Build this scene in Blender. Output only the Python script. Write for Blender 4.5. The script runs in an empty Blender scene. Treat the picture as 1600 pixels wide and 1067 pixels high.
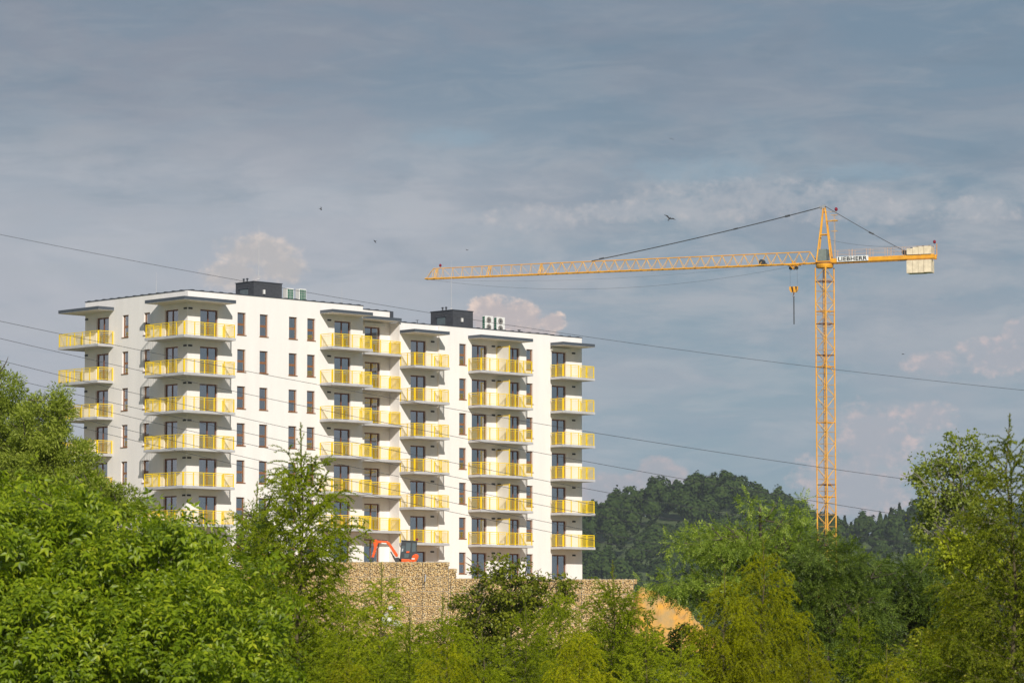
import bpy, math, random
import numpy as np
from mathutils import Vector, Matrix
R = math.radians
sc = bpy.context.scene
C = sc.collection
random.seed(7)

# ------------------------------------------------------------------ camera
FPX, PITCH = 5333.386, 0.0882857          # focal length in photo pixels (1600 wide), upward tilt
cam_d = bpy.data.cameras.new('camera'); cam = bpy.data.objects.new('camera', cam_d); C.objects.link(cam)
cam.location = (0, 0, 0); cam.rotation_euler = (R(90) + PITCH, 0, 0)
cam_d.sensor_width = 36; cam_d.lens = FPX * 36 / 1600
cam_d.clip_start = 0.5; cam_d.clip_end = 12000
cam_d.dof.use_dof = True; cam_d.dof.focus_distance = 285; cam_d.dof.aperture_fstop = 7.0
sc.camera = cam

def ray(px, py):
    a = (px - 800) / FPX; b = -(py - 533.5) / FPX
    c, s = math.cos(PITCH), math.sin(PITCH)
    return Vector((a, c - b * s, s + b * c))
def at(px, py, Y):
    d = ray(px, py); return d * (Y / d.y)

# ------------------------------------------------------------------ world
SUN_EL, SUN_TRAVEL = R(31), R(103.5)
w = bpy.data.worlds.new('World'); sc.world = w; w.use_nodes = True
nt = w.node_tree; N = nt.nodes; L = nt.links; N.clear()
def nd(t, **k):
    n = N.new(t)
    for a, b in k.items(): setattr(n, a, b)
    return n
def setin(n, i, v):
    if isinstance(v, bpy.types.NodeSocket): L.new(v, n.inputs[i])
    else: n.inputs[i].default_value = v
def M(op, a, b=0.0, c=None, clamp=False):
    n = nd('ShaderNodeMath', operation=op, use_clamp=clamp); setin(n, 0, a); setin(n, 1, b)
    if c is not None: setin(n, 2, c)
    return n.outputs[0]
def mixc(f, a, b):
    n = nd('ShaderNodeMix', data_type='RGBA'); setin(n, 0, f); setin(n, 6, a); setin(n, 7, b); return n.outputs[2]
def smooth(v, lo, hi):
    n = nd('ShaderNodeMapRange', interpolation_type='SMOOTHSTEP'); setin(n, 0, v)
    n.inputs[1].default_value = lo; n.inputs[2].default_value = hi
    return n.outputs[0]
def noise(vec, scale, detail=5, rough=.55, dist=0.0):
    n = nd('ShaderNodeTexNoise'); L.new(vec, n.inputs['Vector']); n.inputs['Scale'].default_value = scale
    n.inputs['Detail'].default_value = detail; n.inputs['Roughness'].default_value = rough
    n.inputs['Distortion'].default_value = dist
    return n.outputs['Fac']
tc = nd('ShaderNodeTexCoord'); sep = nd('ShaderNodeSeparateXYZ'); L.new(tc.outputs['Generated'], sep.inputs[0])
az = M('MULTIPLY', M('ARCTAN2', sep.outputs[0], sep.outputs[1]), 180 / math.pi)      # degrees from +Y
el = M('MULTIPLY', M('ARCSINE', sep.outputs[2]), 180 / math.pi)
def vec(sx, sy, off=0.0):
    n = nd('ShaderNodeCombineXYZ'); setin(n, 0, M('MULTIPLY', az, sx)); setin(n, 1, M('MULTIPLY', el, sy)); n.inputs[2].default_value = off
    return n.outputs[0]
sky = nd('ShaderNodeTexSky', sky_type='NISHITA', sun_disc=False)
sky.sun_elevation = SUN_EL; sky.sun_rotation = R(166.5); sky.altitude = 200
sky.air_density = 1.0; sky.dust_density = 2.0; sky.ozone_density = 1.0
# thin high cloud veil over the clear sky (colours are radiance before the 0.1 strength)
SKYS = 0.1
def lin(r, g, b, k=1.0):
    f = lambda c: ((c / 255 + .055) / 1.055) ** 2.4 if c > 10 else c / 255 / 12.92
    return (f(r) * k / SKYS, f(g) * k / SKYS, f(b) * k / SKYS, 1)
vn = noise(vec(.20, .62), 1.0, 8, .6, .5)
vn2 = noise(vec(.45, 1.3, 3.1), 1.0, 6, .6, .3)
grad = smooth(el, 1.0, 11.5)
veil = mixc(grad, lin(168, 170, 178), lin(131, 137, 149))
clear = mixc(.9, sky.outputs[0], mixc(grad, lin(134, 153, 167), lin(108, 125, 141)))
leftw = M('ADD', smooth(az, 4.0, -6.0), 0.0)
vf = M('ADD', M('MULTIPLY', smooth(vn, .38, .62), .55), M('MULTIPLY', leftw, .35))
col = mixc(M('MINIMUM', vf, 1.0), clear, veil)
band = M('MULTIPLY', smooth(el, 3.5, 6.2), smooth(el, 9.6, 7.0))
col = mixc(M('MULTIPLY', M('MULTIPLY', band, smooth(vn2, .40, .66)), .55), col, lin(176, 176, 180))
col = mixc(M('MULTIPLY', M('MULTIPLY', smooth(az, 3, -3), smooth(el, 9.5, 6.5)), .62), col, lin(176, 178, 185))
st1 = noise(vec(.55, 2.4, 5.5), 1.0, 9, .62, .6)
col = mixc(M('MULTIPLY', smooth(st1, .44, .70), .36), col, mixc(grad, lin(179, 181, 185), lin(143, 150, 159)))
st2 = noise(vec(.35, 1.5, 11.5), 1.0, 7, .58, .4)
col = mixc(M('MULTIPLY', smooth(st2, .50, .74), .38), col, mixc(grad, lin(134, 153, 168), lin(104, 122, 138)))
cn = noise(vec(1.0, 1.3, 7.7), 2.3, 9, .64)
cn2 = noise(vec(1.0, 1.2, 1.7), 4.5, 6, .6)
def cloud(col, blobs, hi, lo, opac, soft=.5, amp=1.3):
    m = None; base = None
    for (px, py, rx, ry) in blobs:
        d = ray(px, py); a0 = math.degrees(math.atan2(d.x, d.y)); e0 = math.degrees(math.atan2(d.z, math.hypot(d.x, d.y)))
        k = 180 / math.pi / FPX
        dx = M('MULTIPLY', M('SUBTRACT', az, a0), 1 / (rx * k)); dy = M('MULTIPLY', M('SUBTRACT', el, e0), 1 / (ry * k))
        q = M('SUBTRACT', 1.0, M('ADD', M('MULTIPLY', dx, dx), M('MULTIPLY', dy, dy)))
        q = M('MAXIMUM', q, -3.0)
        m = q if m is None else M('MAXIMUM', m, q)
    m2 = M('ADD', m, M('MULTIPLY', M('ADD', M('SUBTRACT', cn, .5), M('MULTIPLY', M('SUBTRACT', cn2, .5), .6)), amp * 2))
    mask = M('MULTIPLY', smooth(m2, 0.0, soft), opac)
    shade = smooth(M('ADD', M('MULTIPLY', M('SUBTRACT', 1.0, m), .55), M('MULTIPLY', M('SUBTRACT', cn2, .5), 1.6)), 0.05, .75)
    return mixc(mask, col, mixc(shade, lo, hi))
col = cloud(col, [(1080, 268, 170, 26), (700, 215, 90, 22), (1350, 270, 120, 20)], lin(136, 157, 172), lin(136, 157, 172), .55, 1.2, .8)
col = cloud(col, [(830, 340, 110, 26), (1010, 330, 160, 22), (1180, 310, 230, 38), (1330, 330, 160, 24), (1520, 330, 90, 26)], lin(190, 184, 184), lin(168, 170, 176), .68, 1.2, 1.1)
col = cloud(col, [(1420, 445, 230, 26), (980, 468, 130, 8), (650, 432, 100, 14)], lin(170, 170, 175), lin(160, 165, 172), .5, 1.2, .6)
col = cloud(col, [(400, 395, 72, 34), (360, 430, 60, 30), (440, 420, 50, 28)], lin(212, 197, 188), lin(178, 173, 172), .80, .95, 1.05)
col = cloud(col, [(765, 490, 44, 34), (810, 500, 58, 34), (862, 503, 26, 18), (800, 530, 90, 30)], lin(228, 204, 190), lin(182, 172, 172), .92, .6, .95)
col = cloud(col, [(1030, 742, 45, 30), (960, 765, 70, 30), (1110, 765, 60, 22)], lin(182, 170, 172), lin(160, 161, 168), .8, .6, .7)
col = cloud(col, [(1360, 690, 80, 70), (1450, 650, 50, 30), (1330, 760, 110, 70), (1460, 570, 55, 25), (1570, 555, 80, 35), (1605, 520, 45, 30)], lin(200, 182, 180), lin(162, 164, 172), .85, .8, 1.0)
gn = nd('ShaderNodeMix', data_type='RGBA', blend_type='MULTIPLY'); gn.inputs[0].default_value = 1; L.new(col, gn.inputs[6]); gn.inputs[7].default_value = (1.03, 1.05, 1.06, 1); col = gn.outputs[2]
ground_c = mixc(smooth(el, 0.0, -3.0), col, (0.5, 0.55, 0.4, 1))
bg = nd('ShaderNodeBackground'); L.new(ground_c, bg.inputs[0]); bg.inputs[1].default_value = SKYS
wo = nd('ShaderNodeOutputWorld'); L.new(bg.outputs[0], wo.inputs[0])

# ------------------------------------------------------------------ sun, exposure
sd = bpy.data.lights.new('sun', 'SUN'); sd.energy = 4.0; sd.angle = R(.53); sd.color = (1, .945, .85)
so = bpy.data.objects.new('sun', sd); C.objects.link(so); so.location = (60, -100, 120)
tr = Vector((math.cos(SUN_TRAVEL) * math.cos(SUN_EL), math.sin(SUN_TRAVEL) * math.cos(SUN_EL), -math.sin(SUN_EL)))
so.rotation_euler = tr.to_track_quat('-Z', 'Y').to_euler()
sc.view_settings.view_transform = 'Standard'; sc.view_settings.look = 'None'
sc.view_settings.exposure = 0.12; sc.view_settings.gamma = 1.0; sc.view_settings.use_curve_mapping = False
sc.render.engine = 'CYCLES'
sc.cycles.max_bounces = 6; sc.cycles.transparent_max_bounces = 16; sc.cycles.volume_bounces = 0

# ------------------------------------------------------------------ materials
def mat(name, col, rough=.6, metal=0.0, nscale=None, namp=.12, bump=0.0, bscale=None, spec=.5, coords='Object', stretch=None, stain=None):
    m = bpy.data.materials.new(name); m.use_nodes = True; t = m.node_tree; b = t.nodes['Principled BSDF']
    b.inputs['Base Color'].default_value = (*col, 1); b.inputs['Roughness'].default_value = rough
    b.inputs['Metallic'].default_value = metal; b.inputs['Specular IOR Level'].default_value = spec
    if nscale:
        g = t.nodes.new('ShaderNodeTexCoord'); n = t.nodes.new('ShaderNodeTexNoise'); n.inputs['Scale'].default_value = nscale; n.inputs['Detail'].default_value = 6
        mp = t.nodes.new('ShaderNodeMapping'); t.links.new(g.outputs[coords], mp.inputs[0]); t.links.new(mp.outputs[0], n.inputs['Vector'])
        if stretch: mp.inputs['Scale'].default_value = stretch
        r = t.nodes.new('ShaderNodeMapRange'); r.inputs[1].default_value = .3; r.inputs[2].default_value = .7; t.links.new(n.outputs['Fac'], r.inputs[0])
        mx = t.nodes.new('ShaderNodeMix'); mx.data_type = 'RGBA'; t.links.new(r.outputs[0], mx.inputs[0])
        lo = stain if stain else tuple(c * (1 - namp) for c in col)
        mx.inputs[6].default_value = (*lo, 1); mx.inputs[7].default_value = (*[min(1, c * (1 + namp * .6)) for c in col], 1)
        t.links.new(mx.outputs[2], b.inputs['Base Color'])
        if bump:
            n2 = t.nodes.new('ShaderNodeTexNoise'); n2.inputs['Scale'].default_value = bscale or nscale * 4; n2.inputs['Detail'].default_value = 4
            t.links.new(g.outputs[coords], n2.inputs['Vector'])
            bp = t.nodes.new('ShaderNodeBump'); bp.inputs['Strength'].default_value = bump; bp.inputs['Distance'].default_value = .03
            t.links.new(n2.outputs['Fac'], bp.inputs['Height']); t.links.new(bp.outputs[0], b.inputs['Normal'])
    return m
def leafmat(name, cols, rough=.5, trans=.3, spec=.35):
    """cols: list of (pos, rgb) ramp picked per leaf, shifted by a slow noise so that whole boughs differ"""
    m = bpy.data.materials.new(name); m.use_nodes = True; t = m.node_tree; b = t.nodes['Principled BSDF']
    g = t.nodes.new('ShaderNodeNewGeometry'); oi = t.nodes.new('ShaderNodeObjectInfo')
    tcn = t.nodes.new('ShaderNodeTexCoord'); n = t.nodes.new('ShaderNodeTexNoise'); n.inputs['Scale'].default_value = 1.6; n.inputs['Detail'].default_value = 2
    t.links.new(tcn.outputs['Object'], n.inputs['Vector'])
    def mm(op, a, bb):
        q = t.nodes.new('ShaderNodeMath'); q.operation = op
        for i, v in enumerate((a, bb)):
            if isinstance(v, bpy.types.NodeSocket): t.links.new(v, q.inputs[i])
            else: q.inputs[i].default_value = v
        return q.outputs[0]
    f = mm('ADD', mm('MULTIPLY', g.outputs['Random Per Island'], .55), mm('MULTIPLY', mm('SUBTRACT', n.outputs['Fac'], .2), .75))
    f = mm('ADD', f, mm('MULTIPLY', mm('SUBTRACT', oi.outputs['Random'], .5), .34))
    r = t.nodes.new('ShaderNodeValToRGB'); r.color_ramp.elements.remove(r.color_ramp.elements[1])
    for i, (p, c) in enumerate(cols):
        e = r.color_ramp.elements[0] if i == 0 else r.color_ramp.elements.new(p)
        e.position = p; e.color = (*c, 1)
    t.links.new(f, r.inputs[0]); t.links.new(r.outputs[0], b.inputs['Base Color'])
    b.inputs['Roughness'].default_value = rough; b.inputs['Specular IOR Level'].default_value = spec
    tl = t.nodes.new('ShaderNodeBsdfTranslucent')
    hs = t.nodes.new('ShaderNodeMix'); hs.data_type = 'RGBA'; hs.blend_type = 'MULTIPLY'; hs.inputs[0].default_value = 1
    t.links.new(r.outputs[0], hs.inputs[6]); hs.inputs[7].default_value = (1.5, 1.5, .6, 1)
    t.links.new(hs.outputs[2], tl.inputs[0])
    ms = t.nodes.new('ShaderNodeMixShader'); ms.inputs[0].default_value = trans
    t.links.new(b.outputs[0], ms.inputs[1]); t.links.new(tl.outputs[0], ms.inputs[2])
    t.links.new(ms.outputs[0], t.nodes['Material Output'].inputs[0])
    return m
def glassmat(name, tint=(.55, .6, .6), gl=1.0):
    m = bpy.data.materials.new(name); m.use_nodes = True; t = m.node_tree; t.nodes.clear()
    o = t.nodes.new('ShaderNodeOutputMaterial'); tr_ = t.nodes.new('ShaderNodeBsdfTransparent'); tr_.inputs[0].default_value = (*tint, 1)
    g = t.nodes.new('ShaderNodeBsdfGlossy'); g.inputs['Roughness'].default_value = .02; g.inputs[0].default_value = (gl, gl, gl, 1)
    f = t.nodes.new('ShaderNodeFresnel'); f.inputs[0].default_value = 4.6
    mx = t.nodes.new('ShaderNodeMixShader'); t.links.new(f.outputs[0], mx.inputs[0]); t.links.new(tr_.outputs[0], mx.inputs[1]); t.links.new(g.outputs[0], mx.inputs[2])
    t.links.new(mx.outputs[0], o.inputs[0]); return m
MT = dict(
    plaster=mat('white_plaster', (.86, .82, .79), .85, nscale=1.1, namp=.05, bump=.15, bscale=60, stretch=(1, 1, .12)),
    soffit=mat('painted_concrete', (.72, .68, .62), .85, nscale=1.2, namp=.06),
    slab=mat('balcony_concrete', (.50, .49, .495), .8, nscale=1.5, namp=.12, bump=.2, bscale=20),
    canopy=mat('grey_canopy_metal', (.075, .088, .108), .45, nscale=2, namp=.1),
    cap=mat('dark_capping', (.06, .065, .08), .5, nscale=3, namp=.2),
    yellow=mat('yellow_railing_paint', (.92, .64, .002), .4, nscale=3, namp=.06),
    wood=mat('brown_window_frame', (.28, .12, .048), .5, nscale=12, namp=.25, stretch=(1, 1, .1)),
    shaded_wood=mat('shaded_door_frame', (.20, .075, .035), .5, nscale=12, namp=.25, stretch=(1, 1, .1)),  # window frame brown, darkened in colour for the shade on the balcony doors
    glass=glassmat('window_glass'), frost=mat('frosted_panel', (.78, .74, .66), .6, nscale=2, namp=.04),
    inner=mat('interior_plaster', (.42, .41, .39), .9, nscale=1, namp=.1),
    vent=mat('vent_grille', (.02, .02, .022), .6, nscale=30, namp=.3),
    brick=mat('dark_cladding', (.055, .058, .068), .7, nscale=3, namp=.35, bump=.3, bscale=18, stretch=(1, 1, 5)),
    dglass=mat('dark_glass', (.10, .13, .14), .1, nscale=2, namp=.1),
    acw=mat('white_enamel', (.78, .77, .74), .4, nscale=3, namp=.06), coil=mat('green_coil', (.012, .13, .075), .5, nscale=9, namp=.25),
    fan=mat('fan_grille', (.25, .23, .21), .6, nscale=8, namp=.2),
    steel=mat('galvanised_steel', (.5, .5, .51), .45, .6, nscale=6, namp=.12),
    crane=mat('crane_yellow_paint', (.86, .42, .02), .45, nscale=1.2, namp=.12, stain=(.70, .30, .02)),
    craneL=mat('weathered_yellow_paint', (.86, .48, .10), .6, nscale=1.5, namp=.25),
    rust=mat('rusty_steel', (.22, .085, .03), .8, nscale=6, namp=.3),
    cable=mat('dark_cable', (.07, .075, .085), .6, nscale=4, namp=.2),
    wire=mat('overhead_wire', (.05, .05, .055), .6, nscale=4, namp=.2),
    cweight=mat('counterweight_concrete', (.80, .68, .49), .85, nscale=1.6, namp=.22, bump=.4, bscale=9),
    sign=mat('white_sign', (.82, .82, .80), .5, nscale=3, namp=.04), black=mat('black_paint', (.012, .012, .013), .5, nscale=6, namp=.2),
    red=mat('red_lamp_glass', (.25, .01, .03), .3, nscale=5, namp=.2),
    cab=mat('crane_cab_grey', (.20, .24, .22), .5, nscale=3, namp=.2),
    orange=mat('orange_machine_paint', (.85, .11, .012), .35, nscale=5, namp=.12),
    mdark=mat('machine_dark_grey', (.035, .04, .045), .5, nscale=5, namp=.3),
    rubber=mat('black_rubber', (.02, .02, .02), .85, nscale=8, namp=.3),
    bark=mat('bark', (.10, .08, .06), .9, nscale=5, namp=.4, bump=.6, bscale=14, stretch=(1, 1, .25)),
    palebark=mat('pale_bark', (.28, .26, .22), .9, nscale=4, namp=.4, bump=.4, bscale=12, stretch=(1, 1, .3)),
    twig=mat('brown_twig', (.12, .095, .045), .9, nscale=9, namp=.3),
    grass=mat('meadow', (.07, .10, .025), .95, nscale=.35, namp=.4, bump=.6, bscale=3),
    soil=mat('brown_soil', (.42, .28, .13), .95, nscale=.6, namp=.35, bump=.8, bscale=4),
    clay=mat('ochre_clay', (.60, .29, .035), .95, nscale=1.1, namp=.25, bump=1.0, bscale=6, stain=(.42, .28, .12)),
    pale=mat('pale_limestone', (.62, .60, .55), .9, nscale=1.5, namp=.2, bump=.7, bscale=5),
    wirem=mat('gabion_wire', (.30, .28, .26), .6, nscale=4, namp=.2),
    blue=mat('blue_plastic', (.03, .10, .30), .5, nscale=4, namp=.1),
    bird=mat('dark_feathers', (.03, .028, .03), .8, nscale=20, namp=.3),
)
def stonemat():
    m = mat('quarry_stone', (.70, .50, .25), .95, nscale=2.5, namp=.15, bump=.6, bscale=16)
    t = m.node_tree; b = t.nodes['Principled BSDF']; g = t.nodes.new('ShaderNodeNewGeometry'); r = t.nodes.new('ShaderNodeValToRGB')
    cs = [(0, (.42, .28, .12)), (.15, (.58, .39, .16)), (.45, (.68, .46, .19)), (.7, (.76, .56, .27)), (.9, (.80, .66, .42)), (1, (.45, .38, .28))]
    r.color_ramp.elements.remove(r.color_ramp.elements[1])
    for i, (p, c) in enumerate(cs):
        e = r.color_ramp.elements[0] if i == 0 else r.color_ramp.elements.new(p); e.position = p; e.color = (*c, 1)
    t.links.new(g.outputs['Random Per Island'], r.inputs[0])
    mx = t.nodes.new('ShaderNodeMix'); mx.data_type = 'RGBA'; mx.blend_type = 'MULTIPLY'; mx.inputs[0].default_value = .5
    src = b.inputs['Base Color'].links[0].from_socket
    t.links.new(r.outputs[0], mx.inputs[6]); mx.inputs[7].default_value = (1, 1, 1, 1)
    hs = t.nodes.new('ShaderNodeMix'); hs.data_type = 'RGBA'; hs.inputs[0].default_value = .3
    t.links.new(mx.outputs[2], hs.inputs[6]); t.links.new(src, hs.inputs[7]); t.links.new(hs.outputs[2], b.inputs['Base Color'])
    return m
MT['stone'] = stonemat()
LF = dict(
    walnut=leafmat('walnut_leaves', [(0, (.04, .075, .003)), (.35, (.12, .185, .005)), (.65, (.24, .325, .009)), (.9, (.41, .475, .022)), (1, (.56, .56, .045))], .42, .42, .35),
    larch=leafmat('larch_needles', [(0, (.06, .095, .004)), (.3, (.19, .25, .008)), (.6, (.36, .43, .014)), (.85, (.50, .55, .022)), (1, (.60, .61, .04))], .7, .45, .05),  # dark end of the ramp paints shadow among the needles
    larchb=leafmat('yellow_green_larch_needles', [(0, (.10, .12, .003)), (.3, (.25, .27, .005)), (.6, (.42, .44, .008)), (.85, (.56, .56, .014)), (1, (.66, .62, .03))], .7, .45, .05),  # brighter yellow-green needles of the weeping larches
    willow=leafmat('willow_leaves', [(0, (.14, .18, .025)), (.4, (.26, .32, .04)), (.75, (.38, .43, .07)), (1, (.52, .54, .15))], .55, .42, .25),
    linden=leafmat('linden_leaves', [(0, (.08, .10, .007)), (.4, (.19, .22, .012)), (.75, (.32, .34, .025)), (1, (.50, .44, .07))], .45, .35, .35),
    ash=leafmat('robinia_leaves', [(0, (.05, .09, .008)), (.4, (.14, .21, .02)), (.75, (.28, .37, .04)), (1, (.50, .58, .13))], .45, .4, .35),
    ashd=leafmat('dark_green_leaves', [(0, (.025, .05, .006)), (.4, (.08, .125, .015)), (.75, (.17, .235, .03)), (1, (.36, .42, .10))], .45, .35, .3),  # darker, greener foliage of the other robinias
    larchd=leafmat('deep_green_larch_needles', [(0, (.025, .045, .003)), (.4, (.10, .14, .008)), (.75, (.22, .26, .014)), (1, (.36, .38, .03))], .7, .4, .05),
    poplar=leafmat('poplar_leaves', [(0, (.14, .18, .02)), (.4, (.24, .29, .04)), (.75, (.36, .40, .08)), (1, (.52, .53, .2))], .45, .4, .35),
    lime=leafmat('yellowish_leaves', [(0, (.22, .26, .01)), (.5, (.40, .44, .015)), (1, (.58, .55, .03))], .5, .4, .3),
    far=leafmat('forest_leaves', [(0, (.016, .034, .009)), (.4, (.031, .056, .012)), (.75, (.050, .080, .017)), (1, (.065, .095, .024))], .8, .12, .05),
)

# ------------------------------------------------------------------ mesh helpers
class MB:
    def __init__(s): s.v = []; s.f = []
    def quad(s, a, b, c, d): i = len(s.v); s.v += [a, b, c, d]; s.f.append((i, i + 1, i + 2, i + 3))
    def box(s, x0, x1, y0, y1, z0, z1):
        i = len(s.v)
        s.v += [(x, y, z) for x in (x0, x1) for y in (y0, y1) for z in (z0, z1)]
        s.f += [tuple(i + k for k in q) for q in ((0, 1, 3, 2), (4, 6, 7, 5), (0, 4, 5, 1), (2, 3, 7, 6), (0, 2, 6, 4), (1, 5, 7, 3))]
        return s
    def bar(s, p, q, r, n=4, r2=None, rot=None):
        p = Vector(p); q = Vector(q); d = q - p
        if d.length < 1e-6: return s
        d.normalize(); a = d.orthogonal().normalized() if abs(d.z) > .99 or rot is None else d.cross(Vector((0, 0, 1))).normalized()
        b = d.cross(a); i = len(s.v); r2 = r if r2 is None else r2; o = math.pi / n
        for P, rr in ((p, r), (q, r2)):
            for k in range(n):
                t = 2 * math.pi * k / n + o; s.v.append(tuple(P + a * (math.cos(t) * rr) + b * (math.sin(t) * rr)))
        for k in range(n): s.f.append((i + k, i + (k + 1) % n, i + n + (k + 1) % n, i + n + k))
        s.f.append(tuple(i + k for k in range(n))[::-1]); s.f.append(tuple(i + n + k for k in range(n)))
        return s
    def path(s, pts, rs, n=5):
        """smooth tube through points"""
        i0 = len(s.v); P = [Vector(p) for p in pts]
        for j, p in enumerate(P):
            d = (P[min(j + 1, len(P) - 1)] - P[max(j - 1, 0)]).normalized()
            a = d.orthogonal().normalized() if abs(d.z) > .95 else d.cross(Vector((0, 0, 1))).normalized()
            b = d.cross(a); r = rs[j] if hasattr(rs, '__len__') else rs
            for k in range(n):
                t = 2 * math.pi * k / n; s.v.append(tuple(p + a * (math.cos(t) * r) + b * (math.sin(t) * r)))
        for j in range(len(P) - 1):
            for k in range(n):
                a_ = i0 + j * n + k; b_ = i0 + j * n + (k + 1) % n
                s.f.append((a_, b_, b_ + n, a_ + n))
        return s
    def prism(s, prof, y0, y1):
        """profile of (x, z) extruded along y"""
        i = len(s.v); n = len(prof)
        s.v += [(x, y0, z) for x, z in prof] + [(x, y1, z) for x, z in prof]
        s.f.append(tuple(i + k for k in range(n))); s.f.append(tuple(i + n + k for k in range(n))[::-1])
        for k in range(n): s.f.append((i + k, i + n + k, i + n + (k + 1) % n, i + (k + 1) % n))
        return s
    def lathe(s, prof, n=16, c=(0, 0)):
        i = len(s.v)
        for r, z in prof:
            for k in range(n):
                t = 2 * math.pi * k / n; s.v.append((c[0] + r * math.cos(t), c[1] + r * math.sin(t), z))
        for j in range(len(prof) - 1):
            for k in range(n): s.f.append((i + j * n + k, i + j * n + (k + 1) % n, i + (j + 1) * n + (k + 1) % n, i + (j + 1) * n + k))
        s.f.append(tuple(i + k for k in range(n))[::-1]); s.f.append(tuple(i + (len(prof) - 1) * n + k for k in range(n)))
        return s
    def mesh(s, name, m, off=(0, 0, 0)):
        me = bpy.data.meshes.new(name)
        v = s.v if off == (0, 0, 0) else [(a - off[0], b - off[1], c - off[2]) for a, b, c in s.v]
        me.from_pydata(v, [], s.f); me.materials.append(m); me.update(); return me
    def build(s, name, m, parent=None, off=(0, 0, 0), bevel=0): 
        return link(name, s.mesh(name, m, off), parent, bevel=bevel)
def link(name, me, parent=None, loc=None, rot=0, bevel=0):
    o = bpy.data.objects.new(name, me); C.objects.link(o)
    if parent: o.parent = parent
    if loc: o.location = loc
    if rot: o.rotation_euler = (0, 0, rot)
    if bevel:
        b = o.modifiers.new('bevel', 'BEVEL'); b.width = bevel; b.segments = 2; b.limit_method = 'ANGLE'
    return o
def fastmesh(name, V, F, m):
    """V (n,3) array, F (k,3) or (k,4) int array"""
    me = bpy.data.meshes.new(name); n = F.shape[1]
    me.vertices.add(len(V)); me.vertices.foreach_set('co', np.asarray(V, np.float32).ravel())
    me.loops.add(F.size); me.loops.foreach_set('vertex_index', F.astype(np.int32).ravel())
    me.polygons.add(len(F)); me.polygons.foreach_set('loop_start', np.arange(0, F.size, n, dtype=np.int32))
    me.polygons.foreach_set('loop_total', np.full(len(F), n, dtype=np.int32))
    me.update(calc_edges=True); me.materials.append(m); return me
def tag(o, label, cat=None, group=None, kind=None):
    if label: o['label'] = label
    if cat: o['category'] = cat
    if group: o['group'] = group
    if kind: o['kind'] = kind
    return o
def thing(name, label, cat, loc=(0, 0, 0), rot=0, group=None):
    o = bpy.data.objects.new(name, None); C.objects.link(o); o.location = loc; o.rotation_euler = (0, 0, rot)
    o.empty_display_size = .3
    return tag(o, label, cat, group)
def copy_tree(o, parent=None):
    c = o.copy(); C.objects.link(c)
    if parent: c.parent = parent
    for ch in [x for x in o.children]: copy_tree(ch, c)
    return c

# ------------------------------------------------------------------ ground
def lerp(x, pts):
    for (a, b), (c, d) in zip(pts, pts[1:]):
        if x <= c: return b if x <= a else b + (d - b) * (x - a) / (c - a)
    return pts[-1][1]
WALL_Y = 262.0; XSTEP = at(712, 890, WALL_Y).x
def gz(x, y):
    if y < WALL_Y + .6:
        z = lerp(y, [(-60, -1.7), (6, -1.7), (32, -7), (100, -7.2), (200, -4), (255, -.6), (262, -.4)])
        return z + .25 * math.sin(x * .31 + 1) * math.sin(y * .23) * min(1, abs(y) / 40)
    plat = lerp(x, [(9.5, 4.9), (13, 1.0), (18, -.6)]) if y < 420 else 0
    if y < WALL_Y + .9: return lerp(y, [(WALL_Y + .6, -.4), (WALL_Y + .9, plat)])
    z = lerp(y, [(WALL_Y, plat), (340, plat), (420, -2), (900, -8), (1180, -6), (1400, 20), (1500, 19), (1700, -10), (2400, -20), (9000, -20)])
    if y > 1100:
        k = x / y
        z += lerp(y, [(1150, 0), (1400, 1), (2000, 1), (2600, 0)]) * lerp(k, [(-.2, 0), (-.05, 12), (.01, 16), (.0197, 21), (.035, 31), (.049, 35), (.062, 36), (.074, 30), (.0835, 27), (.088, 20), (.094, 18), (.108, 20), (.116, 26), (.13, 26), (.2, 10), (.4, 0)])
    return z
mb = MB(); ys = list(range(-60, 256, 6)) + [256, 259, 261.5, 262.6, 262.9, 264, 268] + list(range(274, 1000, 24)) + list(range(1000, 2700, 40)) + [3200, 4200, 6000, 9000]
xs = [-6000, -3000, -1500, -900] + list(range(-600, -80, 40)) + list(range(-80, 100, 4)) + list(range(100, 700, 30)) + [900, 1500, 3000, 6000]
mb.v = [(x, y, gz(x, y)) for y in ys for x in xs]; nx = len(xs)
mb.f = [(j * nx + i, j * nx + i + 1, (j + 1) * nx + i + 1, (j + 1) * nx + i) for j in range(len(ys) - 1) for i in range(nx - 1)]
g = mb.build('ground', MT['grass']); tag(g, None, kind='structure')
for p in g.data.polygons: p.use_smooth = True
# bare soil terrace round the building, on the ground
mb = MB(); mb.box(-45, at(990, 905, WALL_Y).x + .3, WALL_Y + 1.0, 330, 4.6, 4.95)
tag(mb.build('building_terrace', MT['soil']), None, kind='structure')
# higher terrace on which the excavator stands, left of the step in the wall
ztop = at(650, 878, WALL_Y).z
mb = MB(); mb.box(-45, XSTEP - .4, WALL_Y + .9, 276, 4.8, ztop - .62)
tag(mb.build('upper_terrace', MT['soil']), None, kind='structure')

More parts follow.
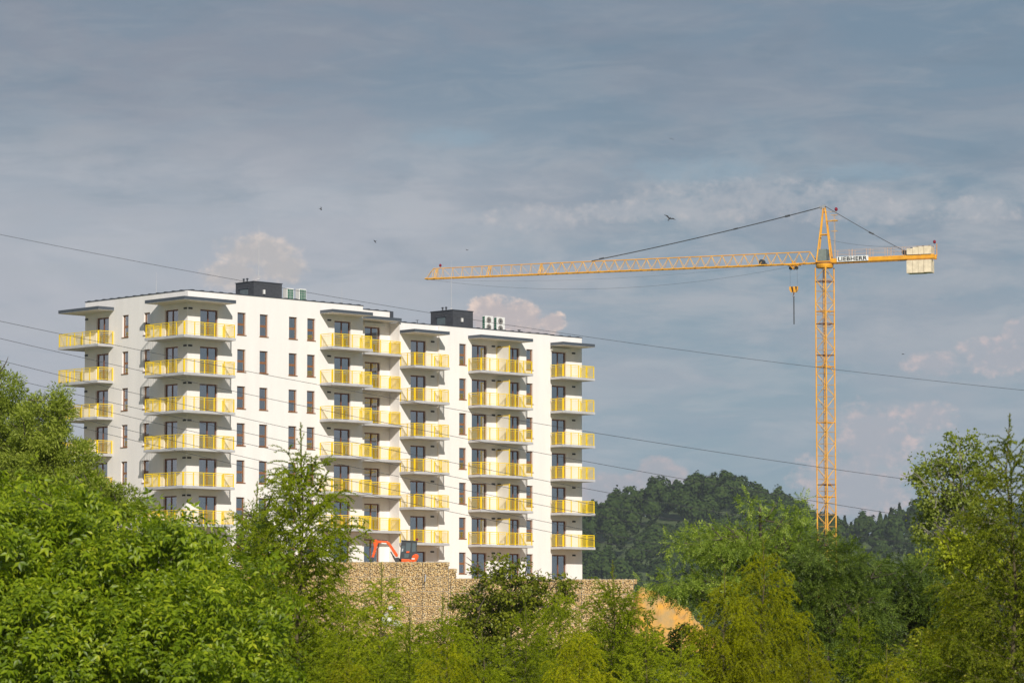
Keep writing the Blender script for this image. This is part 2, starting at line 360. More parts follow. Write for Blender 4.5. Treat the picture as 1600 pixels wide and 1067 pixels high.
# ------------------------------------------------------------------ apartment building
YAW = .763145; ZB = 4.9
bld = thing('apartment_building', 'white seven storey apartment block with yellow balcony railings and dark flat canopies', 'building', (-25.154, 263.507, ZB), YAW)
U = Vector((math.cos(YAW), math.sin(YAW), 0)); Vv = Vector((-math.sin(YAW), math.cos(YAW), 0)); OO = Vector((-25.154, 263.507, 0))
def uvz(px, py, u=None, v=None):
    d = ray(px, py); n, val = (U, u) if u is not None else (Vv, v)
    P = d * ((val + n.dot(OO)) / n.dot(d)); return (P - OO).dot(U), (P - OO).dot(Vv), P.z
H = 2.9; SLB = 23.49; RF = 27.31; DZ = -.95; CANB = 26.39; WT, WBt, DBt = 25.93, 24.17, 23.72
def wallf(mb, axis, c, a0, a1, z0, z1, holes, inward, depth=.34):
    As = sorted({a0, a1} | {h[0] for h in holes} | {h[1] for h in holes}); Zs = sorted({z0, z1} | {h[2] for h in holes} | {h[3] for h in holes})
    pt = (lambda a, z, d=0: (a, c + d * inward, z - ZB)) if axis == 'v' else (lambda a, z, d=0: (c + d * inward, a, z - ZB))
    for i in range(len(As) - 1):
        for j in range(len(Zs) - 1):
            ca, cz = (As[i] + As[i + 1]) / 2, (Zs[j] + Zs[j + 1]) / 2
            if any(h[0] < ca < h[1] and h[2] < cz < h[3] for h in holes): continue
            mb.quad(pt(As[i], Zs[j]), pt(As[i + 1], Zs[j]), pt(As[i + 1], Zs[j + 1]), pt(As[i], Zs[j + 1]))
            mb.quad(pt(As[i], Zs[j], depth), pt(As[i + 1], Zs[j], depth), pt(As[i + 1], Zs[j + 1], depth), pt(As[i], Zs[j + 1], depth))
    for (h0, h1, k0, k1) in holes:
        for (p, q) in (((h0, k0), (h1, k0)), ((h1, k0), (h1, k1)), ((h1, k1), (h0, k1)), ((h0, k1), (h0, k0))):
            mb.quad(pt(*p), pt(*q), pt(*q, depth), pt(*p, depth))
def rows(spec, dz):
    """spec: (a0, a1, kind) -> holes for all seven storeys"""
    out = []
    for a0, a1, kind in spec:
        for k in range(7):
            out.append((a0, a1, (DBt if kind == 'd' else WBt) - H * k + dz, WT - H * k + dz))
    return out
v2m, v2r = .62, .86
FRONT1 = [(1.25, 3.02, 'd'), (4.97, 5.81, 'w'), (7.24, 8.08, 'w'), (10.24, 11.08, 'w'), (12.15, 12.98, 'w'), (15.01, 16.75, 'd')]
LEFT1 = [(1.19, 2.87, 'd'), (4.76, 5.53, 'w'), (7.52, 8.30, 'w'), (10.08, 11.73, 'd')]
RECB = [(20.09, 21.78, 'd')]
REC1 = [(24.05, 25.78, 'd')]; MAIN2 = [(29.31, 30.10, 'w'), (30.73, 32.47, 'd'), (35.03, 36.28, 'd'), (37.09, 37.86, 'w')]; REC3 = [(40.33, 42.07, 'd')]
BASE = 4.0; RF2 = RF + DZ
def wall(*a):
    m_ = MB(); wallf(m_, *a); return m_.build('wall', MT['plaster'], bld)
wall('v', 0, 0, 18.05, BASE, RF, rows(FRONT1, 0), 1)
wall('u', 0, 0, 13.22, BASE, RF, rows(LEFT1, 0), 1)
wall('u', 18.05, 0, 2.09, BASE, RF, [], -1, .3)
wall('v', 2.09, 18.05, 22.82, BASE, RF, rows(RECB, 0), 1)
wall('u', 22.82, v2r, 2.09, BASE, RF2, [], 1, .02)
wall('v', v2r, 22.82, 27.05, BASE, RF2, rows(REC1, DZ), 1)
wall('u', 27.05, v2m, v2r, BASE, RF2, [], 1, .02)
wall('v', v2m, 27.05, 39.95, BASE, RF2, rows(MAIN2, DZ), 1)
wall('u', 39.95, v2m, v2r, BASE, RF2, [], -1, .02)
wall('v', v2r, 39.95, 44.0, BASE, RF2, rows(REC3, DZ), 1)
wall('u', 44.0, v2r, 13.22, BASE, RF2, [], -1, .3)
wall('v', 13.22, 0, 22.82, BASE, RF, [], -1, .3)
wall('v', 13.22, 22.82, 44.0, BASE, RF2, [], -1, .3)
wall('u', 22.82, 2.43, 12.9, RF2 - 1, RF, [], -1, .3)
# interior: floors, spine walls and partitions seen through the panes
mb = MB()
for k in range(8):
    z = SLB + .1 - H * k - ZB
    if z > -1: mb.box(.36, 22.4, 2.46, 12.9, z, z + .08); mb.box(.36, 17.7, .36, 2.44, z, z + .08)
    z += DZ
    if z > -1: mb.box(22.9, 43.6, 1.24, 12.9, z, z + .08)
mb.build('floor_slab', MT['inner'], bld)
mb = MB(); mb.box(4.2, 22.4, 4.6, 4.75, -.5, RF - ZB - .6); mb.box(4.2, 4.35, 4.78, 12.8, -.5, RF - ZB - .6); mb.box(23.2, 43.6, 5.2, 5.35, -.5, RF2 - ZB - .6)
for u_ in (4.0, 9.1, 13.7): mb.box(u_ - .06, u_ + .06, .38, 4.5, -.5, RF - ZB - .6)
for u_ in (19.0,): mb.box(u_ - .06, u_ + .06, 2.5, 4.5, -.5, RF - ZB - .6)
for u_ in (23.3, 28.2, 33.7, 39.0, 43.2): mb.box(u_ - .06, u_ + .06, 1.3, 5.1, -.5, RF2 - ZB - .6)
for v_ in (6.4, 9.3, 12.4): mb.box(.4, 4.1, v_ - .06, v_ + .06, -.5, RF - ZB - .6)
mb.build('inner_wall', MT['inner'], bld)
mb = MB(); mb.box(.3, 22.5, 2.45, 12.9, RF - ZB - .5, RF - ZB - .4); mb.box(.3, 17.7, .3, 2.43, RF - ZB - .5, RF - ZB - .4)
mb.box(22.85, 43.7, 1.2, 12.9, RF2 - ZB - .5, RF2 - ZB - .4); mb.build('roof', MT['cap'], bld)
# dark metal capping along the parapet, butted piece by piece with small clips
def cap(a, b, z):
    m_ = MB(); (u0, v0), (u1, v1) = a, b
    if abs(v0 - v1) < 1e-6: m_.box(u0, u1, v0 - .04, v0 + .34, z - ZB, z + .06 - ZB)
    else: m_.box(u0 - .04, u0 + .34, v0, v1, z - ZB, z + .06 - ZB)
    n = int(max(abs(u1 - u0), abs(v1 - v0)) / .95)
    for i in range(n):
        t = (i + .5) / n
        if abs(v0 - v1) < 1e-6: q = u0 + (u1 - u0) * t; m_.box(q - .13, q + .13, v0 - .06, v0 + .3, z + .062 - ZB, z + .10 - ZB)
        else: q = v0 + (v1 - v0) * t; m_.box(u0 - .06, u0 + .3, q - .13, q + .13, z + .062 - ZB, z + .10 - ZB)
    m_.build('parapet_capping', MT['cap'], bld)
cap((0, 0), (18.09, 0), RF + .002); cap((0, .345), (0, 13.26), RF + .002); cap((18.1, 2.09), (22.86, 2.09), RF + .002)
cap((22.9, v2r), (27.04, v2r), RF2 + .002); cap((27.05, v2m), (39.95, v2m), RF2 + .002); cap((39.96, v2r), (44.04, v2r), RF2 + .002)
mb = MB(); mb.box(22.83, 23.15, 2.0, 2.5, RF2 - ZB + .07, RF - ZB + .05); mb.build('parapet_end_panel', MT['cap'], bld)
# windows and balcony doors --------------------------------------
def window_proto(wd, ht, kind):
    """frame in the x (along wall) / y (inward) / z frame, origin at the bottom centre of the opening"""
    f = MB(); a = wd / 2; d0, d1 = .15, .23; t = .055
    f.box(-a, -a + t, d0, d1, 0, ht); f.box(a - t, a, d0, d1, 0, ht); f.box(-a + t, a - t, d0, d1, 0, t); f.box(-a + t, a - t, d0, d1, ht - t, ht)
    panes = []
    e0, e1 = .138, .215
    if kind == 'w':
        m_ = ht * .47; f.box(-a + t, a - t, d0, d1, m_ - .05, m_ + .05)
        for z0, z1, sash in ((t, m_ - .05, .025), (m_ + .05, ht - t, .04)):
            x0, x1 = -a + t, a - t
            f.box(x0, x0 + sash, e0, e1, z0, z1); f.box(x1 - sash, x1, e0, e1, z0, z1)
            f.box(x0 + sash, x1 - sash, e0, e1, z0, z0 + sash); f.box(x0 + sash, x1 - sash, e0, e1, z1 - sash, z1)
            p = MB(); p.box(x0 + sash, x1 - sash, .18, .19, z0 + sash, z1 - sash); panes.append(p)
    else:
        n = 2
        for i in range(n):
            x0 = -a + t + (wd - 2 * t) * i / n; x1 = -a + t + (wd - 2 * t) * (i + 1) / n; sash = .05
            f.box(x0, x0 + sash, e0, e1, t, ht - t); f.box(x1 - sash, x1, e0, e1, t, ht - t)
            f.box(x0 + sash, x1 - sash, e0, e1, t, t + sash); f.box(x0 + sash, x1 - sash, e0, e1, ht - t - sash, ht - t)
            p = MB(); p.box(x0 + sash, x1 - sash, .18, .19, t + sash, ht - t - sash); panes.append(p)
    s = MB()
    if kind == 'w': s.box(-a - .05, a + .05, -.06, .14, -.045, .004)
    else: s.box(-a, a, -.02, .14, -.03, .004)
    return (f.mesh('window', MT['wood'] if kind == 'w' else MT['shaded_wood']), [p.mesh('pane', MT['glass']) for p in panes], s.mesh('sill', MT['wood']))
wcache = {}
curt = mat('pale_blind', (.6, .56, .48), .9, nscale=2, namp=.1)
def blind_mesh(wd, ht):
    b = MB(); b.box(-wd / 2, wd / 2, .30, .31, 0, ht); return b.mesh('curtain', curt)
def put_windows(spec, axis, c, dz, seed):
    rnd = random.Random(seed)
    for a0, a1, kind in spec:
        wd = round(a1 - a0, 2); ht = WT - (DBt if kind == 'd' else WBt)
        key = (wd, kind)
        if key not in wcache: wcache[key] = window_proto(wd, ht, kind) + (blind_mesh(wd * .28, ht * .9),)
        fm, pm, sm, bm = wcache[key]
        for k in range(7):
            z = (DBt if kind == 'd' else WBt) - H * k + dz - ZB
            if z < -.2: z0 = z
            ac = (a0 + a1) / 2
            loc, rot = ((ac, c, z), 0) if axis == 'v' else ((c, ac, z), -math.pi / 2)
            o = link('balcony_door' if kind == 'd' else 'window', fm, bld, loc, rot)
            for p in pm: link('pane', p, o)
            link('sill', sm, o)
            if rnd.random() < .30:
                q = link('curtain', bm, o); q.location.x = rnd.choice((-1, 1)) * wd * .3
put_windows(FRONT1, 'v', 0, 0, 1); put_windows(LEFT1, 'u', 0, 0, 2); put_windows(RECB, 'v', 2.09, 0, 3)
put_windows(REC1, 'v', v2r, DZ, 4); put_windows(MAIN2, 'v', v2m, DZ, 5); put_windows(REC3, 'v', v2r, DZ, 6)
# vents ----------------------------------------------------------
vm = MB(); vm.box(-.19, .19, -.035, .0, -.065, .065)
for i in range(4): vm.box(-.17, .17, -.05, -.036, -.05 + i * .03, -.038 + i * .03)
vme = vm.mesh('vent', MT['vent'])
for (axis, c, a, dz) in (('v', 0, .26, 0), ('u', 0, .28, 0), ('v', 0, 14.45, 0), ('v', v2r, 26.5, DZ), ('v', v2m, 33.22, DZ), ('v', v2m, 33.9, DZ), ('v', v2r, 42.98, DZ), ('u', 0, 13.02, 0)):
    for k in range(7):
        z = 25.93 - H * k + dz - ZB
        link('vent', vme, bld, (a, c, z) if axis == 'v' else (c, a, z), 0 if axis == 'v' else -math.pi / 2)
# roller shutter boxes above two top doors
for (u0, u1, v, z) in ((19.93, 22.15, 2.09, 26.13), (40.2, 42.5, v2r, 25.18)):
    mb = MB(); mb.box(u0, u1, v - .2, v - .003, z - .12 - ZB, z + .14 - ZB); mb.build('shutter_box', MT['acw'], bld, bevel=.03)
# balconies ------------------------------------------------------
def rail_meshes(path, posts_every=1.05):
    """path: outer line of the balcony; railing 5 cm inside it; origin z = slab top"""
    fr = MB(); ba = MB(); Ht = 1.05
    for (a, b) in zip(path, path[1:]):
        a = Vector((*a, 0)); b = Vector((*b, 0)); d = b - a; Lh = d.length; d /= Lh; n = Vector((-d.y, d.x, 0))
        def seg(mbx, t0, t1, z0, z1, wd):
            p = [a + d * t0 + n * wd, a + d * t1 + n * wd, a + d * t1 - n * wd, a + d * t0 - n * wd]; i = len(mbx.v)
            mbx.v += [(q.x, q.y, z0) for q in p] + [(q.x, q.y, z1) for q in p]
            mbx.f += [tuple(i + k for k in q) for q in ((3, 2, 1, 0), (4, 5, 6, 7), (0, 1, 5, 4), (1, 2, 6, 5), (2, 3, 7, 6), (3, 0, 4, 7))]
        seg(fr, .03, Lh - .03, Ht - .05, Ht, .03); seg(fr, .04, Lh - .04, Ht - .17, Ht - .145, .015); seg(fr, .04, Lh - .04, .07, .10, .015)
        m = max(1, round(Lh / posts_every))
        for i in range(m + 1):
            t = .04 + (Lh - .08) * i / m; seg(fr, t - .038, t + .038, -.16, Ht - .051, .022)
        nb = int(Lh / .115)
        for i in range(1, nb):
            t = Lh * i / nb; seg(ba, t - .0075, t + .0075, .101, Ht - .171, .0075)
    return fr.mesh('railing', MT['yellow']), ba.mesh('baluster', MT['yellow'])
def slab_mesh(poly, th=.2):
    m_ = MB(); n = len(poly); m_.v = [(x, y, 0) for x, y in poly] + [(x, y, th) for x, y in poly]
    m_.f = [tuple(range(n))[::-1], tuple(range(n, 2 * n))] + [(k, (k + 1) % n, n + (k + 1) % n, n + k) for k in range(n)]
    return m_.mesh('balcony', MT['slab'])
D_ = 1.55; g_ = .06
def inset(path): return path
BALC = [  # slab polygon, railing path, z offset, canopy polygon
    ([(-D_, 3.42), (-D_, -D_), (3.56, -D_), (3.56, -.003), (-.003, -.003), (-.003, 3.42)], [(0, 3.36), (-D_ + g_, 3.36), (-D_ + g_, -D_ + g_), (3.50, -D_ + g_), (3.50, 0)], 0),
    ([(-D_, 14.75), (-D_, 9.42), (-.003, 9.42), (-.003, 13.223), (4.0, 13.223), (4.0, 14.75)], [(0, 9.48), (-D_ + g_, 9.48), (-D_ + g_, 14.69), (4.0, 14.69)], 0),
    ([(13.47, -.003), (13.47, -D_), (17.78, -D_), (17.78, -.003)], [(13.53, 0), (13.53, -D_ + g_), (17.72, -D_ + g_), (17.72, 0)], 0),
    ([(18.053, 2.087), (18.053, .56), (22.78, .56), (22.78, 2.087)], [(18.3, .62), (22.72, .62), (22.72, 2.05)], 0),
    ([(22.84, v2r - .003), (22.84, -.98), (26.75, -.98), (26.75, v2r - .003)], [(22.9, v2r), (22.9, -.92), (26.69, -.92), (26.69, v2r)], DZ),
    ([(30.3, v2m - .003), (30.3, -.98), (36.35, -.98), (36.35, v2m - .003)], [(30.36, v2m), (30.36, -.92), (36.29, -.92), (36.29, v2m)], DZ),
    ([(39.97, v2r - .003), (39.97, -.9), (43.85, -.9), (43.85, v2r - .003)], [(40.03, v2r), (40.03, -.84), (43.79, -.84), (43.79, v2r)], DZ),
]
for bi, (poly, path, dz) in enumerate(BALC):
    sm = slab_mesh(poly); rm, bm = rail_meshes(path)
    scr = None
    if bi == 5:
        scr = MB(); us = 33.62; scr.box(us - .012, us + .012, v2m - 1.5, v2m - .06, .12, 2.12); scrm = scr.mesh('privacy_screen', MT['frost'])
        sf = MB(); sf.box(us - .03, us + .03, v2m - .056, v2m - .006, 0, 2.2); sf.box(us - .035, us + .035, v2m - 1.58, v2m - 1.51, 0, 2.24); sf.box(us - .025, us + .025, v2m - 1.505, v2m - .06, 2.125, 2.18); sf.box(us - .025, us + .025, v2m - 1.505, v2m - .06, .06, .115)
        sfm = sf.mesh('screen_frame', MT['yellow'])
    for k in range(6):
        z = SLB - H * k + dz - ZB
        b = link('balcony', sm, bld, (0, 0, z))
        r = link('railing', rm, b, (0, 0, .2)); q = link('baluster', bm, b, (0, 0, .2)); q['kind'] = 'stuff'
        if scr: link('privacy_screen', scrm, b, (0, 0, .2)); link('screen_frame', sfm, b, (0, 0, .2))
    cm = MB(); n = len(poly); cz = CANB + dz - ZB
    ex = [(x + (.04 if x > 0 else -.0), y) for x, y in poly]
    cm.v = [(x, y, cz + .012) for x, y in poly] + [(x, y, cz + .27) for x, y in poly]
    cm.f = [tuple(range(n))[::-1], tuple(range(n, 2 * n))] + [(k, (k + 1) % n, n + (k + 1) % n, n + k) for k in range(n)]
    c_ = cm.build('canopy', MT['canopy'], bld)
    cs = MB(); cx = sum(p[0] for p in poly) / n
    cs.v = [(x, y, cz) for x, y in poly] + [(x, y, cz + .011) for x, y in poly]; cs.f = cm.f
    cs.build('canopy_soffit', MT['soffit'], c_)
# dark roof houses
for (pl, pv, prr, v0, zt) in (((368.3, 442.3), (396.5, 440), (440.6, 443.5), 5.0, RF), ((673, 487.5), (707.5, 484.5), (739, 487.8), 5.7, RF2)):
    u0, _, z0 = uvz(*pv, v=v0); u1 = uvz(*prr, v=v0)[0]; v1 = uvz(*pl, u=u0)[1]
    mb = MB(); mb.box(u0, u1, v0, v1, zt - .39 - ZB, z0 - ZB); rh = mb.build('roof_house', MT['brick'], bld)
    mb = MB(); mb.box(u0 - .05, u1 + .05, v0 - .05, v1 + .05, z0 - ZB + .002, z0 - ZB + .06)
    mb.build('roof_edge', MT['cap'], rh)
    mb = MB(); vm_ = v0 + (v1 - v0) * .5; mb.box(u0 - .05, u0 - .003, vm_ - .45, vm_ + .55, z0 - 1.6 - ZB, z0 - .55 - ZB); mb.build('roof_house_window', MT['dglass'], rh)
    mb = MB(); mb.box(u0 - .1, u0 - .003, vm_ - .55, vm_ + .62, z0 - .52 - ZB, z0 - .42 - ZB); mb.build('lintel', MT['cap'], rh)
    mb = MB(); mb.box(u0 + .95, u0 + 1.1, v0 - .14, v0 - .003, z0 - .95 - ZB, z0 - .6 - ZB); mb.build('wall_lamp', MT['acw'], rh)
    for j, du in enumerate((.45, .9)):
        mb = MB(); mb.bar((u0 + .1, v0 + .5 + du, z0 + .06 - ZB), (u0 + .1, v0 + .5 + du, z0 + .28 - ZB), .07, 8); mb.bar((u0 + .1, v0 + .5 + du, z0 + .281 - ZB), (u0 + .1, v0 + .5 + du, z0 + .36 - ZB), .15, 8, .05)
        mb.build('roof_vent', MT['cap'], rh)
# rods
def w_at(px, py, v): u_, v_, z_ = uvz(px, py, v=v); return OO + U * u_ + Vv * v_ + Vector((0, 0, z_)), u_
for (px, pt_, pb, v, lab) in ((404, 350, 437, 5.8, 'tall thin white lightning rod on the left dark roof house'), (705, 406, 483, 6.3, 'tall thin lightning rod on the right dark roof house'),
                        (244, 425, 456, 6.0, 'short lightning rod on the roof above the left corner balconies'), (534, 450, 477, 5.0, 'short lightning rod on the roof between the two dark roof houses')):
    a, u_ = w_at(px, pt_, v); b, _ = w_at(px, pb, v)
    zb = b.z if v in (5.8, 6.3) else RF - .40
    mb = MB(); top = a.z - zb; mb.bar((0, 0, 0), (0, 0, top * .5), .028, 6, .022); mb.bar((0, 0, top * .5), (0, 0, top), .018, 6, .008); mb.box(-.1, .1, -.1, .1, 0, .06)
    o = mb.build('lightning_rod', MT['steel']); o.location = (b.x, b.y, zb); tag(o, lab, 'lightning rod', 'lightning rods on the roof')
# air conditioners
def ac(px0, py0, v, w_, d_, coil_front, lab, zr):
    u0, _, zt = uvz(px0, py0, v=v); z0 = zr - .40; P = OO + U * u0 + Vv * v; h_ = zt - z0
    t = thing('air_conditioner', lab, 'air conditioner', (P.x, P.y, z0), YAW, 'air conditioners on the roof')
    mb = MB(); mb.box(0, w_, 0, d_, .1, h_); mb.build('casing', MT['acw'], t, bevel=.02)
    mb = MB(); mb.box(.03, .11, .02, d_ - .02, 0, .098); mb.box(w_ - .11, w_ - .03, .02, d_ - .02, 0, .098); mb.build('foot', MT['mdark'], t)
    if coil_front:
        mb = MB(); mb.box(.07, w_ - .07, -.015, -.003, .2, h_ - .08); c_ = mb.build('coil', MT['coil'], t)
        mb = MB()
        for i in range(1, 4): x = .07 + (w_ - .14) * i / 4; mb.box(x - .008, x + .008, -.03, -.017, .2, h_ - .08)
        for i in range(1, 8): z = .2 + (h_ - .28) * i / 8; mb.box(.07, w_ - .07, -.045, -.031, z - (.02 if i == 2 else .006), z + (.02 if i == 2 else .006))
        mb.build('guard', MT['acw'], c_)
    else:
        mb = MB(); mb.box(-.015, -.003, .04, d_ - .04, .2, h_ - .08); c_ = mb.build('coil', MT['coil'], t)
        mb = MB()
        for i in range(1, 9): z = .2 + (h_ - .28) * i / 9; mb.box(-.03, -.017, .04, d_ - .04, z - .012, z + .012)
        mb.build('guard', MT['acw'], c_)
        for zz in (h_ - .36, h_ - .98):
            mb = MB(); mb.bar((w_ * .45, -.02, zz), (w_ * .45, -.003, zz), .27, 20); c_ = mb.build('fan', MT['fan'], t)
            mb = MB(); mb.bar((w_ * .45, -.034, zz), (w_ * .45, -.022, zz), .09, 12)
            for q in range(3):
                a = q * 2.094; mb.bar((w_ * .45 + .08 * math.cos(a), -.028, zz + .08 * math.sin(a)), (w_ * .45 + .25 * math.cos(a), -.028, zz + .25 * math.sin(a)), .02, 4)
            mb.build('hub', MT['mdark'], c_)
ac(448.4, 450, 4.6, .72, .5, True, 'white air conditioner with green coil, left of the pair beside the left roof house', RF)
ac(467.8, 451, 4.6, .74, .5, True, 'white air conditioner with green coil, right of the pair beside the left roof house', RF)
ac(758, 493, 4.6, .98, .36, False, 'white two fan air conditioner nearer the right dark roof house', RF2)
ac(776.2, 495, 4.6, .98, .36, False, 'white two fan air conditioner, rightmost unit on the roof', RF2)
# small mast and dish on right roof
P, _ = w_at(652, 505, 3.0); mb = MB(); mb.bar((0, 0, 0), (0, 0, 1.0), .03, 6); mb.bar((-.15, 0, .98), (.15, 0, .98), .02, 6)
o = mb.build('vent_pipe', MT['cap']); o.location = (P.x, P.y, RF2 - .4); tag(o, 'thin dark pipe on the roof left of the right roof house', 'pipe')
P, _ = w_at(811, 515, 3.0); mb = MB(); mb.bar((0, 0, 0), (0, 0, .85), .05, 6); mb.bar((0, 0, .851), (0, 0, .93), .14, 8)
o = mb.build('vent_pipe', MT['cap']); o.location = (P.x, P.y, RF2 - .4); tag(o, 'stubby capped pipe on the roof right of the air conditioners', 'pipe')

# ------------------------------------------------------------------ gabion wall, boulders, clay bank
def ico():
    t = (1 + 5 ** .5) / 2
    v = np.array([(-1, t, 0), (1, t, 0), (-1, -t, 0), (1, -t, 0), (0, -1, t), (0, 1, t), (0, -1, -t), (0, 1, -t), (t, 0, -1), (t, 0, 1), (-t, 0, -1), (-t, 0, 1)], float)
    v /= np.linalg.norm(v[0])
    f = np.array([(0, 11, 5), (0, 5, 1), (0, 1, 7), (0, 7, 10), (0, 10, 11), (1, 5, 9), (5, 11, 4), (11, 10, 2), (10, 7, 6), (7, 1, 8), (3, 9, 4), (3, 4, 2), (3, 2, 6), (3, 6, 8), (3, 8, 9), (4, 9, 5), (2, 4, 11), (6, 2, 10), (8, 6, 7), (9, 8, 1)])
    return v, f
IV, IF = ico(); rng = np.random.default_rng(5)
def rocks(centres, radii, squash=.7):
    n = len(centres); V = np.empty((n, 12, 3)); 
    for i in range(n):
        q = rng.normal(size=4); q /= np.linalg.norm(q); a, b, c, d = q
        Rm = np.array([[1 - 2 * (c * c + d * d), 2 * (b * c - a * d), 2 * (b * d + a * c)], [2 * (b * c + a * d), 1 - 2 * (b * b + d * d), 2 * (c * d - a * b)], [2 * (b * d - a * c), 2 * (c * d + a * b), 1 - 2 * (b * b + c * c)]])
        s = radii[i] * np.array([1, rng.uniform(.6, 1), rng.uniform(squash * .7, 1)])
        V[i] = (IV * rng.uniform(.8, 1.15, (12, 1)) * s) @ Rm.T + centres[i]
    F = (IF[None] + 12 * np.arange(n)[:, None, None]).reshape(-1, 3)
    return V.reshape(-1, 3), F
GW, GH = 2.0, 1.12
def gabion_mesh():
    cs = []; rs = []; x = 0
    st = GW / 17
    for ix in range(int(GW / st)):
        for iz in range(int(GH / (st * .82)) + 1):
            r = rng.uniform(.06, .108)
            cs.append((ix * st + st / 2 + rng.uniform(-.05, .05) + (iz % 2) * .06, rng.uniform(-.05, .06), min(GH - .06, iz * st * .82 + .05 + rng.uniform(-.035, .035)))); rs.append(r)
    for ix in range(int(GW / st)):
        for q in range(4): cs.append((ix * st + .07 + rng.uniform(-.04, .04), .1 + q * .16, GH - .05 + rng.uniform(-.03, .03))); rs.append(rng.uniform(.06, .11))
    V, F = rocks(np.array(cs), rs); return fastmesh('stone', V, F, MT['stone'])
GM = [gabion_mesh() for _ in range(6)]
cm = MB(); cm.box(.01, GW - .01, .09, .9, .0, GH - .09); core = cm.mesh('gabion', MT['soil'])
cm = MB()
for x in (0, GW): cm.bar((x, -.14, 0), (x, -.14, GH), .014, 4)
for z in (0.01, GH): cm.bar((0, -.14, z), (GW, -.14, z), .014, 4)
for i in range(1, 10): cm.bar((GW * i / 10, -.135, 0), (GW * i / 10, -.135, GH), .0035, 3)
for i in range(1, 6): cm.bar((0, -.13, GH * i / 6), (GW, -.13, GH * i / 6), .0035, 3)
cagem = cm.mesh('wire_basket', MT['wirem'])
gw = thing('gabion_wall', 'stepped retaining wall of wire baskets filled with tan stones below the white building', 'wall', (0, WALL_Y, -.4))
zt0 = at(650, 878, WALL_Y).z; x_l = at(400, 900, WALL_Y).x; x_r = at(990, 905, WALL_Y).x; zt1 = at(850, 905, WALL_Y).z
ztl = at(700, 884, WALL_Y).z
r_ = 0
cols = int((XSTEP - x_l) / GW) + 1
def put_gabion(x, z, j):
    b = link('gabion', core, gw, (x, j * 1.0, z + .4)); s = link('stone', GM[rng.integers(6)], b); s['kind'] = 'stuff'; s.scale.x = 1
    link('wire_basket', cagem, b)
zz = zt0 - GH; lvl = 0
while zz > -1.8:
    for c_ in range(cols):
        put_gabion(XSTEP - .55 - GW * (c_ + 1) + .02 * (lvl % 2), zz, -.12 * lvl)
    zz -= GH; lvl += 1
put_gabion(XSTEP - GW + .02, zt0 - GH * 1.45, .13)
zz = zt1 - GH; lvl = 0; colr = int(round((x_r - XSTEP) / GW))
while zz > -1.8:
    for c_ in range(colr + 1): put_gabion(x_r - GW * (c_ + 1), zz + (.06 if c_ > 4 else 0), -.10 * lvl - .02)
    zz -= GH; lvl += 1
mb = MB(); p = at(665, 897, WALL_Y - .6); q = at(664, 908, WALL_Y - .6)
mb.bar((p.x, -.5, p.z + .4), (q.x, -.5, q.z + .4), .06, 8); mb.build('drain_pipe', MT['steel'], gw)
# clay bank right of the wall
def lumpy(name, x0, x1, y0, y1, nx_, ny_, fz, m_):
    V = []; 
    for j in range(ny_):
        for i in range(nx_):
            x = x0 + (x1 - x0) * i / (nx_ - 1); y = y0 + (y1 - y0) * j / (ny_ - 1); V.append((x, y, fz(x, y)))
    b = MB(); b.v = V; b.f = [(j * nx_ + i, j * nx_ + i + 1, (j + 1) * nx_ + i + 1, (j + 1) * nx_ + i) for j in range(ny_ - 1) for i in range(nx_ - 1)]
    return b.build(name, m_)
from mathutils import noise as mn
xa = x_r - .9; xb = at(1120, 950, WALL_Y).x; zc0 = at(1000, 912, WALL_Y).z; zc1 = at(1065, 945, WALL_Y).z
def fz(x, y):
    top = lerp(x, [(xa, zc0), (xa + 2.2, at(1030, 922, WALL_Y).z), (xa + 3.6, at(1055, 938, WALL_Y).z), (xa + 5.2, at(1090, 958, WALL_Y).z), (xa + 6.6, .2), (xb, -.5)])
    t = min(1, max(0, (y - (WALL_Y - 4.2)) / 4.0)); t = t ** .8
    n = mn.noise(Vector((x * .7, y * .7, 1))) * .45 + mn.noise(Vector((x * 2.3, y * 2.3, 4))) * .22 + mn.noise(Vector((x * 6, y * 6, 9))) * .08
    e = min(1, max(0, (x - xa) / 1.5)); e = e * e * (3 - 2 * e); rg = 1 - abs(mn.noise(Vector((x * .9, y * 1.4, 20)))) * 2
    return -1.2 + (top + 1.2) * (1 - (1 - t) ** 3) * (.25 + .75 * e) * min(1, e + .6) + n * (.5 + t * .5) + .7 * rg * t * (1 - t) * 4 + .12 * mn.noise(Vector((x * 3.4, y * 3.4, 33))) - .25
tag(lumpy('clay_bank', xa, xb, WALL_Y - 5, WALL_Y + 4, 90, 70, fz, MT['clay']), None, kind='structure')
for (px, py, r, lab) in ((603, 968, .62, 'pale limestone boulder lying left at the foot of the gabion wall'), (622, 975, .5, 'pale limestone boulder lying right of the larger one at the foot of the gabion wall'),
                     (612, 950, .38, 'small pale boulder resting behind two larger ones below the gabion wall')):
    P = at(px, py, WALL_Y - 4); V, F = rocks(np.zeros((1, 3)), [r]); 
    o = link('boulder', fastmesh('boulder', V, F, MT['pale'])); o.location = P
    s = o.modifiers.new('sub', 'SUBSURF'); s.levels = s.render_levels = 2; s.subdivision_type = 'SIMPLE'
    tag(o, lab, 'boulder', 'pale boulders below the wall')
mb = MB(); gx = at(625, 980, WALL_Y - 5).x   # spoil heap carrying the boulders
def fs(x, y): return -1.2 + 2.0 * math.exp(-((x - gx + .3) / 2.2) ** 2 - ((y - WALL_Y + 4) / 1.6) ** 2) + .15 * mn.noise(Vector((x * 2, y * 2, 0)))
tag(lumpy('spoil_heap', gx - 6, gx + 6, WALL_Y - 9, WALL_Y - 1, 50, 36, fs, MT['soil']), None, kind='structure')

